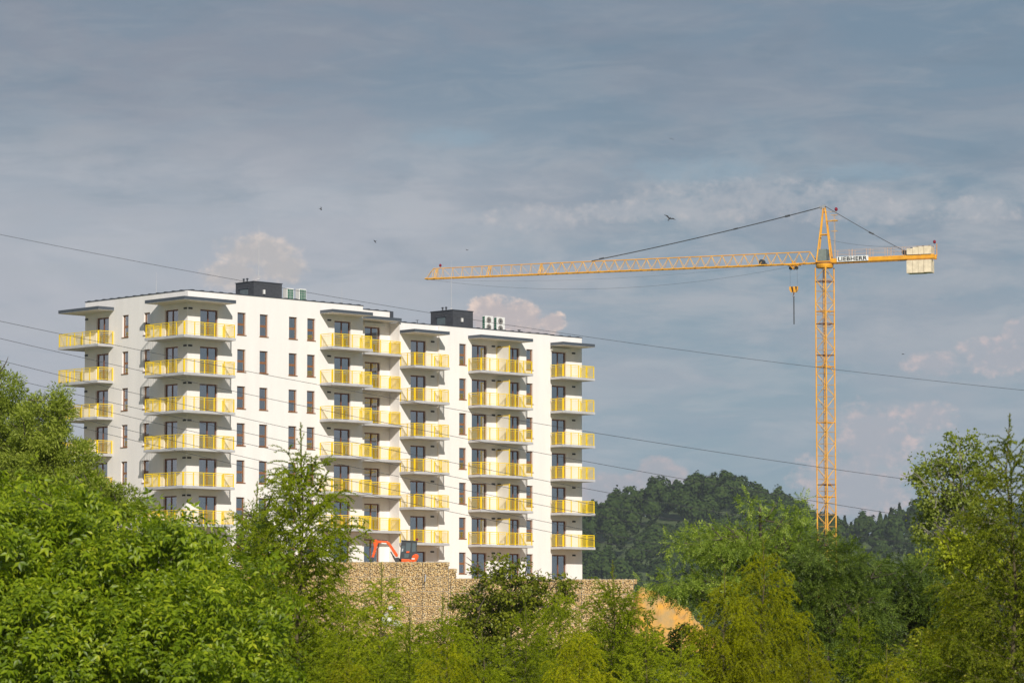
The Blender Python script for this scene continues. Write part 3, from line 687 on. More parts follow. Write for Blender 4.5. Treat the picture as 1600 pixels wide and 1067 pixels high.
# ------------------------------------------------------------------ mini excavator
EY = 266.0; EX = at(640, 880, EY)
def E(x, y):  # pixels in the 8.889x zoom of the photograph -> metres in the machine's side view
    P = at(560 + x / 8.889, 820 + y / 8.889, EY); return (P.x - EX.x, P.z - (ztop - .62))
ex = thing('mini_excavator', 'orange mini excavator with dark glazed cab parked on the terrace above the gabion wall', 'excavator', (EX.x, EY, ztop - .62))
def EP(name, pts, y0, y1, m_, parent=ex, bev=.03): return MB().prism([E(*p) for p in pts], y0, y1).build(name, m_, parent, bevel=bev)
cab_ = EP('cab', [(578, 470), (600, 232), (612, 222), (812, 232), (812, 410), (735, 480), (700, 486), (578, 486)], -.55, .45, MT['mdark'])
for pts in ([(600, 290), (648, 288), (640, 372), (592, 385)], [(666, 252), (732, 250), (720, 372), (655, 368)], [(752, 252), (800, 255), (798, 368), (745, 380)], [(640, 395), (715, 398), (695, 455), (640, 460)]):
    MB().prism([E(*p) for p in pts], -.575, -.553).build('window', MT['dglass'], cab_)
EP('cab_roof', [(592, 222), (600, 210), (815, 222), (822, 236)], -.6, .5, MT['mdark'], cab_)
MB().prism([E(*p) for p in [(670, 366), (712, 364), (712, 386), (668, 388)]], -.60, -.578).build('orange_sticker', MT['orange'], cab_)
MB().prism([E(*p) for p in [(610, 330), (628, 328), (620, 368), (604, 372)]], -.60, -.578).build('mirror', MT['steel'], cab_)
EP('body', [(600, 470), (700, 476), (735, 482), (800, 478), (800, 520), (598, 520)], -.6, .6, MT['orange'])
cw_ = EP('counterweight', [(735, 480), (752, 425), (790, 402), (825, 404), (840, 430), (828, 470), (796, 512), (735, 512)], -.62, .62, MT['orange'], bev=.06)
MB().prism([E(*p) for p in [(742, 462), (785, 462), (785, 478), (742, 478)]], -.65, -.625).build('decal', MT['sign'], cw_)
EP('boom', [(520, 440), (495, 405), (450, 330), (410, 272), (392, 262), (262, 246), (250, 228), (262, 212), (400, 222), (430, 236), (470, 292), (512, 352), (550, 410), (545, 440)], -.16, .04, MT['orange'])
EP('stick', [(205, 240), (225, 205), (250, 198), (285, 232), (262, 290), (240, 380), (215, 450), (192, 468), (178, 455), (196, 400), (215, 330), (213, 280)], -.15, .03, MT['orange'])
EP('bucket', [(196, 440), (214, 458), (210, 486), (196, 500), (188, 530), (160, 528), (158, 480), (172, 455)], -.3, .2, MT['mdark'])
def ecyl(name, a, b, r, m_):
    a = E(*a); b = E(*b); c = ((a[0] + b[0]) / 2, (a[1] + b[1]) / 2); m__ = MB(); m__.bar((a[0], -.06, a[1]), (c[0], -.06, c[1]), r, 8); m__.bar((c[0], -.06, c[1]), (b[0], -.06, b[1]), r * .6, 8); m__.build(name, m_, ex)
ecyl('boom_cylinder', (515, 488), (448, 368), .075, MT['mdark']); ecyl('stick_cylinder', (400, 222), (250, 205), .06, MT['mdark']); ecyl('bucket_cylinder', (268, 300), (190, 400), .05, MT['steel'])
EP('boom_mount', [(500, 455), (560, 450), (600, 480), (600, 515), (510, 512)], -.2, .1, MT['mdark'])
MB().prism([E(*p) for p in [(322, 244), (392, 250), (390, 264), (322, 257)]], -.185, -.163).build('decal', MT['sign'], ex)
b_ = MB(); a = E(818, 225); c = E(818, 200); b_.bar((a[0], 0, a[1]), (c[0], 0, c[1]), .02, 6); b_.bar((c[0], 0, c[1] - .06), (c[0], 0, c[1] + .08), .09, 8); b_.build('beacon', MT['red'], ex)
for ysd in (-.62, .42):
    t0 = MB(); x0, x1 = E(560, 500)[0], E(830, 500)[0]; prof = []
    for i in range(9): a = math.pi / 2 + math.pi * i / 8; prof.append((x0 + .22 + .22 * math.cos(a), .22 + .22 * math.sin(a)))
    for i in range(9): a = -math.pi / 2 + math.pi * i / 8; prof.append((x1 - .22 + .22 * math.cos(a), .22 + .22 * math.sin(a)))
    t0.prism(prof, ysd, ysd + .24); t0.build('track', MT['rubber'], ex)
# something orange with a blue foot half hidden behind the larch
P = at(428, 874, 262); t = thing('site_barrier', 'low orange site barrier with blue foot glimpsed left behind the spiky larch', 'barrier', (P.x, 264.5, ztop - .62))
mb = MB(); mb.box(-1.1, .9, -.04, .04, .55, .85); mb.box(-1.1, .9, -.04, .04, 1.0, 1.3); mb.build('board', MT['orange'], t)
for x in (-.95, .75):
    mb = MB(); mb.bar((x, .06, .1), (x, .06, 1.4), .03, 6); mb.build('post', MT['steel'], t); mb = MB(); mb.box(x - .3, x + .3, -.2, .2, 0, .35); mb.build('foot', MT['blue'], t, bevel=.04)

# ------------------------------------------------------------------ tower crane
CY = 480.0; mast0 = at(1288.4, 411, CY); CX = mast0.x; ZJ = mast0.z
zg = gz(CX, CY); cr = thing('tower_crane', 'yellow lattice tower crane with a long level jib, concrete counterweights and striped hook block', 'crane', (CX, CY, zg))
def zpy(py): return at(1288, py, CY).z - zg
hw = .925; ma = R(45)
def mp(x, y, z):  # mast corner coordinates, rotated 45 degrees to the view
    return (x * math.cos(ma) - y * math.sin(ma), x * math.sin(ma) + y * math.cos(ma), z)
Zt = ZJ - zg - .7
for sx, sy in ((-1, -1), (1, -1), (1, 1), (-1, 1)):
    MB().bar(mp(sx * hw, sy * hw, 0), mp(sx * hw, sy * hw, Zt), .105, 6).build('mast_leg', MT['crane'], cr)
pit = 1.66; n = int(Zt / pit)
for fi, (a, b) in enumerate((((-1, -1), (1, -1)), ((1, -1), (1, 1)), ((1, 1), (-1, 1)), ((-1, 1), (-1, -1)))):
    mb = MB()
    for i in range(n):
        z0, z1 = Zt - pit * (i + 1), Zt - pit * i
        p, q = (a, b) if (i + fi) % 2 else (b, a)
        mb.bar(mp(p[0] * hw, p[1] * hw, z0), mp(q[0] * hw, q[1] * hw, z1), .042, 5)
        if i % 1 == 0: mb.bar(mp(a[0] * hw, a[1] * hw, z0), mp(b[0] * hw, b[1] * hw, z0), .022, 4)
    mb.build('lattice_bracing', MT['craneL'], cr)
for py in (440, 486.6, 506, 555, 573, 660, 757, 776):
    z = zpy(py); mb = MB(); c4 = [(-1, -1), (1, -1), (1, 1), (-1, 1)]
    for a, b in zip(c4, c4[1:] + c4[:1]): mb.bar(mp(a[0] * hw, a[1] * hw, z), mp(b[0] * hw, b[1] * hw, z), .06, 5)
    mb.bar(mp(-.8, -.3, z - .1), mp(.8, -.3, z - .1), .07, 4); mb.build('mast_collar', MT['rust'] if py in (440, 506, 555, 757) else MT['crane'], cr)
mb = MB()
for z in np.arange(1, Zt - 1, .42): mb.bar(mp(-.2, .25, z), mp(.2, .25, z), .014, 3)
mb.bar(mp(-.2, .25, 0), mp(-.2, .25, Zt), .02, 4); mb.bar(mp(.2, .25, 0), mp(.2, .25, Zt), .02, 4); mb.build('mast_ladder', MT['rust'], cr)
MB().lathe([(1.15, Zt - .02), (1.25, Zt + .25), (1.28, Zt + .55)], 24).build('slewing_ring', MT['crane'], cr)
MB().lathe([(1.3, Zt + .56), (1.3, Zt + .72)], 24).build('slewing_deck', MT['rust'], cr)
# upper works: frame turned to the jib
tipw = at(666, 436, 1); JZ = ZJ - zg
Yt = (ZJ) / tipw.z; Xt = tipw.x * Yt; jd = Vector((Xt - CX, Yt - CY, 0)); JL = jd.length; jd.normalize(); jn = Vector((-jd.y, jd.x, 0))
def J(s, t, z): return tuple(jd * s + jn * t + Vector((0, 0, JZ + z)))   # s along jib, t sideways, z above the jib's lower chord
apz = zpy(325) - JZ
mb = MB(); mb.bar(J(-1.1, -.6, .1), J(1.1, -.6, .1), .13, 4); mb.bar(J(-1.1, .6, .1), J(1.1, .6, .1), .13, 4); mb.bar(J(1.1, -.6, .1), J(1.1, .6, .1), .13, 4); mb.bar(J(-1.1, -.6, .1), J(-1.1, .6, .1), .13, 4); mb.build('slewing_frame', MT['crane'], cr)
for s in (1.05, -1.05):
    for t in (-.55, .55): MB().bar(J(s, t, .2), J(s * .12, t * .22, apz), .12, 5, .09).build('tower_top_leg', MT['crane'], cr)
mb = MB(); zc = zpy(367) - JZ; f_ = 1 - (zc / apz) * .88
mb.bar(J(1.05 * f_, -.55 * f_, zc), J(-1.05 * f_, -.55 * f_, zc), .09, 4); mb.build('crossbar', MT['crane'], cr); mb = MB(); mb.bar(J(1.05 * f_, .55 * f_, zc), J(-1.05 * f_, .55 * f_, zc), .09, 4); mb.build('crossbar', MT['crane'], cr); mb = MB(); mb.bar(J(1.05 * f_, -.55 * f_, zc), J(1.05 * f_, .55 * f_, zc), .07, 4); mb.build('crossbar', MT['crane'], cr); mb = MB()
mb.bar(J(.3, -.16, apz - .6), J(-.3, -.16, apz - .6), .1, 4); mb.build('crossbar', MT['crane'], cr)
mb = MB(); mb.bar(J(.1, -.2, apz + .15), J(.1, .2, apz + .15), .25, 14); mb.bar(J(.55, -.12, apz + .05), J(.55, .12, apz + .05), .22, 14); mb.bar(J(.6, 0, apz + .1), J(-.2, 0, apz + .25), .13, 6); mb.build('pulley', MT['steel'], cr)
mb = MB(); mb.bar(J(-.1, 0, apz), J(-.1, 0, apz + .4), .14, 6, .06); mb.build('apex_cap', MT['rust'], cr)
mb = MB()   # faint ladder with hoops on the counter side
for t in (-.25, .25): mb.bar(J(-1.5, t, .3), J(-1.5, t, zpy(337) - JZ), .02, 4)
for z in np.arange(.5, zpy(337) - JZ, .35): mb.bar(J(-1.5, -.25, z), J(-1.5, .25, z), .012, 3)
for z in (zpy(345) - JZ, zpy(337) - JZ, zpy(362) - JZ): mb.bar(J(-1.0, .3, z), J(-1.9, .3, z), .025, 4); mb.bar(J(-1.0, -.3, z), J(-1.9, -.3, z), .025, 4); mb.bar(J(-1.9, -.3, z), J(-1.9, .3, z), .025, 4)
mb.build('top_ladder', MT['craneL'], cr)
mb = MB(); z = zpy(346) - JZ; mb.box(0, 0, 0, 0, 0, 0); mb.v = []; mb.f = []; mb.bar(J(-.3, -.35, z), J(-1.9, -.35, z), .05, 4); mb.bar(J(-.3, .35, z), J(-1.9, .35, z), .05, 4)
for q in range(8): mb.bar(J(-.5 - q * .19, -.35, z), J(-.5 - q * .19, .35, z), .03, 3)
mb.build('top_platform', MT['craneL'], cr)
def lamp(s, z, r=.17):
    b = MB(); P = Vector(J(s, 0, z)); 
    for i in range(6):
        a0, a1 = math.pi * i / 6 - math.pi / 2, math.pi * (i + 1) / 6 - math.pi / 2
        b.bar(P + Vector((0, 0, r * math.sin(a0) * 1.2)), P + Vector((0, 0, r * math.sin(a1) * 1.2)), max(.02, r * math.cos(a0)), 10, max(.02, r * math.cos(a1)))
    b.build('warning_lamp', MT['red'], cr)
lamp(-1.75, zpy(328) - JZ, .24)
mb = MB(); mb.bar(J(-.1, 0, zpy(330) - JZ - .1), J(-1.75, 0, zpy(331) - JZ - .1), .025, 4); mb.build('lamp_arm', MT['craneL'], cr)
# cab/electric box
cz0, cz1 = zpy(407) - JZ, zpy(389) - JZ
mb = MB(); a = [J(1.15, -1.35, cz0), J(1.15, -.1, cz0), J(-.25, -.1, cz0), J(-.25, -1.35, cz0)]; i = 0
mb.v = [tuple(p) for p in a] + [(p[0], p[1], p[2] + (cz1 - cz0)) for p in a]; mb.f = [(3, 2, 1, 0), (4, 5, 6, 7), (0, 1, 5, 4), (1, 2, 6, 5), (2, 3, 7, 6), (3, 0, 4, 7)]
c_ = mb.build('operator_cab', MT['cab'], cr)
mb = MB(); zm = (cz0 + cz1) / 2 + .15
for s in (1.15, -.25): mb.bar(J(s, -1.37, cz0), J(s, -1.37, cz1 - .5), .06, 4)
mb.bar(J(1.2, -1.38, zm), J(-.3, -1.38, zm), .07, 4); mb.build('cab_frame', MT['crane'], c_)
# jib: one top chord, two bottom chords
S0 = 1.2; tz = 1.62
def ss(px):  # pixel column -> distance along jib
    d = ray(px, 411); k = d.x / d.y; return (k * CY - CX) / (jd.x - k * jd.y)
sW = ss(845); sR = ss(1266); sTip = JL; sT0 = ss(677)
for t in (-.55, .55): MB().bar(J(S0, t, 0), J(sTip, t, 0), .085, 5).build('jib_lower_chord', MT['crane'], cr)
mb = MB(); mb.bar(J(sR, 0, tz + .05), J(sW, 0, tz - .05), .075, 5); mb.bar(J(sW, 0, tz - .05), J(sT0, 0, tz - .12), .06, 5); mb.build('jib_upper_chord', MT['crane'], cr)
mb = MB()
for t in (-.55, .55): mb.bar(J(sR, 0, tz), J(S0, t, .3), .05, 4); mb.bar(J(sT0, 0, tz - .12), J(sTip, t * .5, 0), .035, 4)
mb.bar(J(sTip, -.55, 0), J(sTip, .55, 0), .1, 4); mb.build('jib_end_brace', MT['craneL'], cr)
mb = MB(); nW = int((sW - sR) / 1.62); pw = (sW - sR) / nW
for i in range(nW):
    s0 = sR + pw * i
    for t in (-.55, .55): mb.bar(J(s0, 0, tz), J(s0 + pw / 2, t, 0), .036, 4); mb.bar(J(s0 + pw / 2, t, 0), J(s0 + pw, 0, tz), .036, 4)
    mb.bar(J(s0 + pw / 2, -.55, 0), J(s0 + pw / 2, .55, 0), .03, 4); mb.bar(J(s0 + pw / 2, -.55, 0), J(s0 + pw * 1.5, .55, 0), .022, 4)
mb.build('jib_lacing', MT['craneL'], cr)
mb = MB(); nV = int((sT0 - sW) / 1.5); pv = (sT0 - sW) / nV
for i in range(nV + 1):
    s0 = sW + pv * i
    for t in (-.55, .55):
        mb.bar(J(s0, 0, tz - .08), J(s0, t, 0), .03, 4)
        if i < nV: mb.bar(J(s0, t, 0), J(s0 + pv, 0, tz - .08), .014, 3)
    mb.bar(J(s0, -.55, 0), J(s0, .55, 0), .03, 4)
for px in (764, 845, 682):
    s0 = ss(px)
    for t in (-.55, .55): mb.bar(J(s0, 0, tz - .08), J(s0 + .25, t, 0), .05, 4); mb.bar(J(s0 - .25, 0, tz - .08), J(s0, t, 0), .05, 4)
mb.build('jib_lacing', MT['craneL'], cr)
mb = MB(); q = ss(688); mb.bar(J(q, 0, tz - .05), J(q, 0, tz + .15), .03, 4); mb.build('lamp_post', MT['craneL'], cr); lamp(q, tz + .3, .2)
mb = MB(); q = ss(1191); mb.bar(J(q, -.4, .45), J(q, .4, .45), .4, 12); mb.bar(J(q - .7, 0, .15), J(q + .5, 0, .15), .18, 6); mb.build('trolley_winch', MT['mdark'], cr)
# ties
def rope(name, p, q, r, sag=0, n=1, m_=MT['cable'], parent=cr):
    p = Vector(p); q = Vector(q); pts = []
    k = 16 if sag else 1
    for i in range(k + 1):
        t = i / k; P = p.lerp(q, t); P.z -= sag * 4 * t * (1 - t); pts.append(P)
    return MB().path(pts, r, 6).build(name, m_, parent)
sA = ss(925)
for t in (-.12, .12): rope('jib_tie', J(.5, t, apz + .1), J(sA, t, tz + .05), .05, .25)
mb = MB()
for px, a in ((1231, .16), (1150, .12), (940, .14)):
    s = ss(px); k = (s - .5) / (sA - .5); P = Vector(J(s, 0, apz + .1 + (tz - apz) * k - 4 * .25 * k * (1 - k))); d = Vector(J(sA, 0, tz)) - Vector(J(.5, 0, apz)); d.normalize(); mb.bar(P - d * .35, P + d * .35, a, 6)
mb.build('tie_coupling', MT['cable'], cr)
CJ = 0
for L_ in np.arange(10, 20, .02):
    P = Vector((CX, CY, 0)) - jd * L_
    if P.x / P.y >= ray(1462, 404).x / ray(1462, 404).y: CJ = L_; break
sC = -ss(1413); sC = -sC if sC < 0 else sC
def sj(px): return ss(px)
pC = sj(1413); 
for t in (-.15, .15): rope('counter_tie', J(-.2, t, apz + .2), J(pC, t, 1.25), .05, .1)
mb = MB(); s = sj(1362); k = (s + .2) / (pC + .2); P = Vector(J(s, 0, apz + .2 + (1.25 - apz - .2) * k - .1)); mb.bar(P - jd * .35 + Vector((0, 0, .17)) * -1, P + jd * .35 + Vector((0, 0, .17)), .12, 6); mb.build('tie_coupling', MT['cable'], cr)
rope('control_cable', J(-.6, 0, zpy(375) - JZ), J(sj(1400), 0, 1.9), .02, .3)
for t in (-.6, .6):
    b = MB(); e = -CJ; P0 = Vector(J(-1.0, t, 0)); zt_, zb_ = .42, -.05
    a, c = Vector(J(-1.0, t - .1, zb_)), Vector(J(e, t - .1, zb_ + .1)); a2, c2 = Vector(J(-1.0, t + .1, zb_)), Vector(J(e, t + .1, zb_ + .1))
    h = Vector((0, 0, zt_ - zb_)); b.v = [tuple(x) for x in (a, c, c2, a2, a + h, c + h, c2 + h, a2 + h)]; b.f = [(3, 2, 1, 0), (4, 5, 6, 7), (0, 1, 5, 4), (1, 2, 6, 5), (2, 3, 7, 6), (3, 0, 4, 7)]
    for zz_ in (zb_ - .02, zt_ + .0): b.bar(J(-1.0, t, zz_), J(e, t, zz_ + .1), .09, 4)
    b.build('counter_jib_beam', MT['crane'], cr)
mb = MB()
for s in np.arange(2, CJ, .8): mb.bar(J(-s, -.6, .25), J(-s, .6, .25), .05, 4)
mb.build('counter_jib_crossbar', MT['crane'], cr)
mb = MB(); hr = 1.75
for t in (-.75, .75):
    for z in (hr, hr - .5): mb.bar(J(-1.5, t, z - .15), J(-CJ, t, z + .05), .02, 4)
    for px in (1307, 1329, 1334, 1356, 1362, 1385, 1389, 1395, 1412, 1416, 1440, 1462): mb.bar(J(sj(px), t, .4), J(sj(px), t, hr), .028, 4)
mb.build('counter_jib_handrail', mat('faded_rail_paint', (.75, .48, .30), .7, nscale=2, namp=.15), cr)
mb = MB(); mb.bar(J(pC - .1, -.5, 1.0), J(pC - .1, .5, 1.0), .36, 14); mb.bar(J(pC - .75, -.3, .85), J(pC - .75, .3, .85), .3, 12); mb.build('hoist_drum', MT['mdark'], cr)
mb = MB(); mb.bar(J(-CJ, -.75, .4), J(-CJ, -.75, 2.2), .05, 4); mb.build('lamp_post', MT['crane'], cr); lamp(-CJ + .15, 2.35, .22)
# counterweights: four upright concrete slabs hung through the beams
cpx = [(1419, 1428.2), (1428.6, 1437), (1437.4, 1445.6), (1446.2, 1457)]
for i, (a, b) in enumerate(cpx):
    s0, s1 = sj(a), sj(b); z1 = 1.62 + .03 * i - (.15 if i == 0 else 0); z0 = -2.0 + .05 * (i == 3)
    m_ = MB(); P = [Vector(J(s0, -.98, 0)), Vector(J(s1, -.98, 0)), Vector(J(s1, .98, 0)), Vector(J(s0, .98, 0))]
    # slabs are notched: wide below the beam, narrower between the beams
    for (tt, za, zb_) in ((.98, z0, -.22), (.44, -.219, .6), (.85, .601, z1)):
        Q = [Vector(J(s0, -tt, za)), Vector(J(s1, -tt, za)), Vector(J(s1, tt, za)), Vector(J(s0, tt, za))]; k = len(m_.v); h = Vector((0, 0, zb_ - za))
        m_.v += [tuple(x) for x in Q] + [tuple(x + h) for x in Q]; m_.f += [tuple(k + j for j in q) for q in ((3, 2, 1, 0), (4, 5, 6, 7), (0, 1, 5, 4), (1, 2, 6, 5), (2, 3, 7, 6), (3, 0, 4, 7))]
    cwt = m_.build('counterweight', MT['cweight'], cr)
    lg = MB(); c0 = (s0 + s1) / 2; lg.bar(J(c0 - .12, -.3, z1), J(c0 - .12, -.3, z1 + .2), .04, 5); lg.bar(J(c0 + .12, -.3, z1), J(c0 + .12, -.3, z1 + .2), .04, 5); lg.bar(J(c0 - .14, -.3, z1 + .2), J(c0 + .14, -.3, z1 + .2), .05, 5); lg.build('lifting_eye', MT['mdark'], cwt)
# sign board with lettering, on the beam facing the camera (sideways t is negative or positive towards the viewer)
tv = .82 if Vector(J(-5, .8, 0)).y < Vector(J(-5, -.8, 0)).y else -.82
sa, sb = sj(1310), sj(1359)
mb = MB(); h0, h1 = -.02, .72; P = [Vector(J(sa, tv, h0)), Vector(J(sb, tv, h0 + .04)), Vector(J(sb, tv * .94, h0 + .04)), Vector(J(sa, tv * .94, h0))]; hh = Vector((0, 0, h1 - h0))
mb.v = [tuple(x) for x in P] + [tuple(x + hh) for x in P]; mb.f = [(3, 2, 1, 0), (4, 5, 6, 7), (0, 1, 5, 4), (1, 2, 6, 5), (2, 3, 7, 6), (3, 0, 4, 7)]
sg = mb.build('sign_board', MT['sign'], cr)
fc = bpy.data.curves.new('lettering', 'FONT'); fc.body = 'LIEBHERR'; fc.size = .72; fc.offset = .018; fc.extrude = .01; fc.space_character = 1.08
fo = bpy.data.objects.new('lettering_tmp', fc); C.objects.link(fo); bpy.context.view_layer.update()
me = bpy.data.meshes.new_from_object(fo.evaluated_get(bpy.context.evaluated_depsgraph_get())); bpy.data.objects.remove(fo)
xsv = [v.co.x for v in me.vertices]; ysv = [v.co.y for v in me.vertices]; wx = max(xsv) - min(xsv); wy = max(ysv) - min(ysv)
LW = abs(sa - sb) * .92; LH = .56
for v in me.vertices: v.co.x = (v.co.x - min(xsv)) * LW / wx + .0; v.co.y = (v.co.y - min(ysv)) * LH / wy
me.materials.clear(); me.materials.append(MT['black'])
o = link('lettering', me, sg); rd = -jd
o.matrix_local = Matrix.Translation(Vector(J(sa - abs(sa - sb) * .04, tv * 1.02, h0 + .12))) @ Matrix(((rd.x, 0, -rd.y * -1, 0), (rd.y, 0, -rd.x, 0), (0, 1, 0, 0), (0, 0, 0, 1)))
# trolley, hook block
sH = sj(1240); zh0, zh1 = zpy(446) - JZ, zpy(455) - JZ
mb = MB()
for t in (-.6, .6): mb.bar(J(sH - .9, t, -.12), J(sH + .9, t, -.12), .09, 4); mb.bar(J(sH - .45, t, -.12), J(sH, t * .4, -.75), .07, 4); mb.bar(J(sH + .45, t, -.12), J(sH, t * .4, -.75), .07, 4); mb.bar(J(sH, t, .5), J(sH, t, -.12), .06, 4)
for s in (-.9, .9): mb.bar(J(sH + s, -.6, -.12), J(sH + s, .6, -.12), .07, 4)
tro = mb.build('trolley', MT['crane'], cr)
for s in (-.42, .42): MB().bar(J(sH + s, -.12, -.55), J(sH + s, .12, -.55), .26, 12).build('sheave', MT['mdark'], tro)
for s in (-.52, .52): rope('hoist_rope', J(sH + s, 0, -.6), J(sH + s, 0, zh0 - .1), .013)
hb = MB(); hy = Vector(J(sH, 0, 0)); a0 = (zh0 + zh1) / 2
for q, (s0, s1) in enumerate(((-.62, -.32), (-.32, -.02), (-.02, .28), (.28, .62))): pass
prof = [(-.62, zh0), (.62, zh0), (.62, zh0 - .45), (.4, zh1), (-.4, zh1), (-.62, zh0 - .45)]
def jprism(prof, t0, t1):
    b = MB(); n_ = len(prof); b.v = [J(sH + s, t0, z) for s, z in prof] + [J(sH + s, t1, z) for s, z in prof]
    b.f = [tuple(range(n_)), tuple(range(n_, 2 * n_))[::-1]] + [(k, n_ + k, n_ + (k + 1) % n_, (k + 1) % n_) for k in range(n_)]; return b
hk = jprism(prof, -.14, .14).build('hook_block', MT['crane'], cr)
for s in (-.5, .12):
    jprism([(s, zh0 - .02), (s + .26, zh0 - .02), (s + .05, zh1 + .03), (s - .12, zh1 + .03)] if s > 0 else [(s, zh0 - .02), (s + .26, zh0 - .02), (s + .12, zh1 + .03), (s - .02 + .1, zh1 + .03)], -.16, .16).build('black_stripe', MT['black'], hk)
mb = MB(); mb.bar(J(sH, 0, zh1), J(sH, 0, zh1 - .3), .1, 8); pts = [J(sH + .13 * math.sin(a), 0, zh1 - .5 + .17 * math.cos(a)) for a in np.linspace(0, 4.2, 9)]; mb.path(pts, .05, 6); mb.build('hook', MT['rust'], hk)
o = rope('lifting_sling', Vector(J(sH, 0, zh1 - .62)) + Vector((CX, CY, zg)), Vector(J(sH, 0, zpy(505) - JZ)) + Vector((CX, CY, zg)), .085, parent=None)
tag(o, 'dark straight sling hanging from the striped crane hook', 'sling')
rope('trolley_rope', J(sTip, .3, -.05), J(sH, .3, -.3), .016, 2.3); rope('trolley_rope', J(sTip, -.3, -.05), J(sj(1180), -.3, -.1), .01, .9)

# ------------------------------------------------------------------ overhead wires (100 m away)
WIRES = [
    [(0, 366), (367, 437.5), (479, 457.8), (669, 488), (900, 523), (1270, 572.7), (1600, 610)],
    [(0, 501.5), (254, 555), (498, 600), (700, 638), (930, 677), (1274, 727), (1420, 750)],
    [(0, 528), (140, 562), (340, 605.5), (500, 640), (735, 687), (930, 724), (1060, 745), (1274, 782), (1392, 803)],
    [(8, 565), (140, 597.5), (365, 650), (500, 680), (700, 720), (800, 741), (940, 768)],
    [(30, 595), (140, 621), (340, 666), (450, 690), (700, 743), (800, 764), (930, 788)],
    [(93, 625), (140, 636), (340, 683), (457, 709), (700, 760), (800, 780), (930, 805)],
    [(140, 657), (355, 708), (470, 734), (700, 783), (800, 804), (910, 827)],
    [(140, 671), (340, 719), (460, 747), (700, 797), (800, 820), (928, 844)]]
wl = ['topmost thin overhead wire passing just above the right roof of the building', 'second overhead wire from the top, crossing the upper balconies and the crane mast',
      'third overhead wire from the top, running from the left balconies down to the hilltop', 'fourth overhead wire from the top, crossing the white facade below the third balcony row',
      'fifth overhead wire from the top, emerging over the willow crown', 'sixth overhead wire from the top, low across the facade', 'seventh overhead wire from the top, just above the lowest wire', 'lowest overhead wire crossing the lower balconies']
for i, pts in enumerate(WIRES):
    X = np.array([p[0] for p in pts]); Y = np.array([p[1] for p in pts]); co = np.polyfit(X, Y, 2)
    P = [at(x, np.polyval(co, x), 100 - 4 * (i > 0)) for x in np.linspace(-500, 2000, 60)]
    o = MB().path(P, .0068 if i else .006, 5).build('overhead_wire', MT['wire']); tag(o, wl[i], 'wire', 'overhead wires')

# ------------------------------------------------------------------ vegetation
def place_leaves(tv, tf, pos, ax, nrm, scale):
    """tv template verts (x along leaf, y width, z normal); pos, ax, nrm (n,3); scale (n,)"""
    ax = ax / np.linalg.norm(ax, axis=1, keepdims=True); sd = np.cross(nrm, ax); sd /= np.linalg.norm(sd, axis=1, keepdims=True) + 1e-9; nn = np.cross(ax, sd)
    V = pos[:, None] + scale[:, None, None] * (tv[None, :, 0:1] * ax[:, None] + tv[None, :, 1:2] * sd[:, None] + tv[None, :, 2:3] * nn[:, None])
    F = tf[None] + (len(tv) * np.arange(len(pos)))[:, None, None]
    return V.reshape(-1, 3), F.reshape(-1, tf.shape[1])
def leaf_t(wd=.4, fold=.08, droop=.15):
    v = np.array([(0, 0, 0), (.4, wd / 2, fold), (.4, -wd / 2, fold), (.45, 0, 0), (1, 0, -droop)], float); f = np.array([(0, 1, 3), (0, 3, 2), (1, 4, 3), (3, 4, 2)])
    return v, f
def rhomb(wd=.6): return np.array([(0, 0, 0), (.45, wd / 2, .05), (1, 0, -.06), (.45, -wd / 2, .05)], float), np.array([(0, 1, 2), (0, 2, 3)])
def compound(pairs=3, ll=.42, wd=.4, spread=60, tip=True):
    v, f = leaf_t(wd); VV = []; FF = []; k = 0
    items = [(1 - ll * .35, 0, ll * 1.1)] if tip else []
    for p in range(pairs):
        x = .25 + .62 * p / max(1, pairs - 1)
        for s in (-1, 1): items.append((x, s * spread, ll * (.8 + .2 * p / pairs)))
    for x, ang, l in items:
        a = R(ang); c, s = math.cos(a), math.sin(a); q = v * l; q = np.stack([q[:, 0] * c - q[:, 1] * s + x, q[:, 0] * s + q[:, 1] * c, q[:, 2] - .25 * x * x - .25 * np.abs(q[:, 0] * s)], 1)
        VV.append(q); FF.append(f + k); k += len(v)
    return np.concatenate(VV), np.concatenate(FF)
def sphere_pts(r_, n):
    v = r_.normal(size=(n, 3)); return v / np.linalg.norm(v, axis=1, keepdims=True)
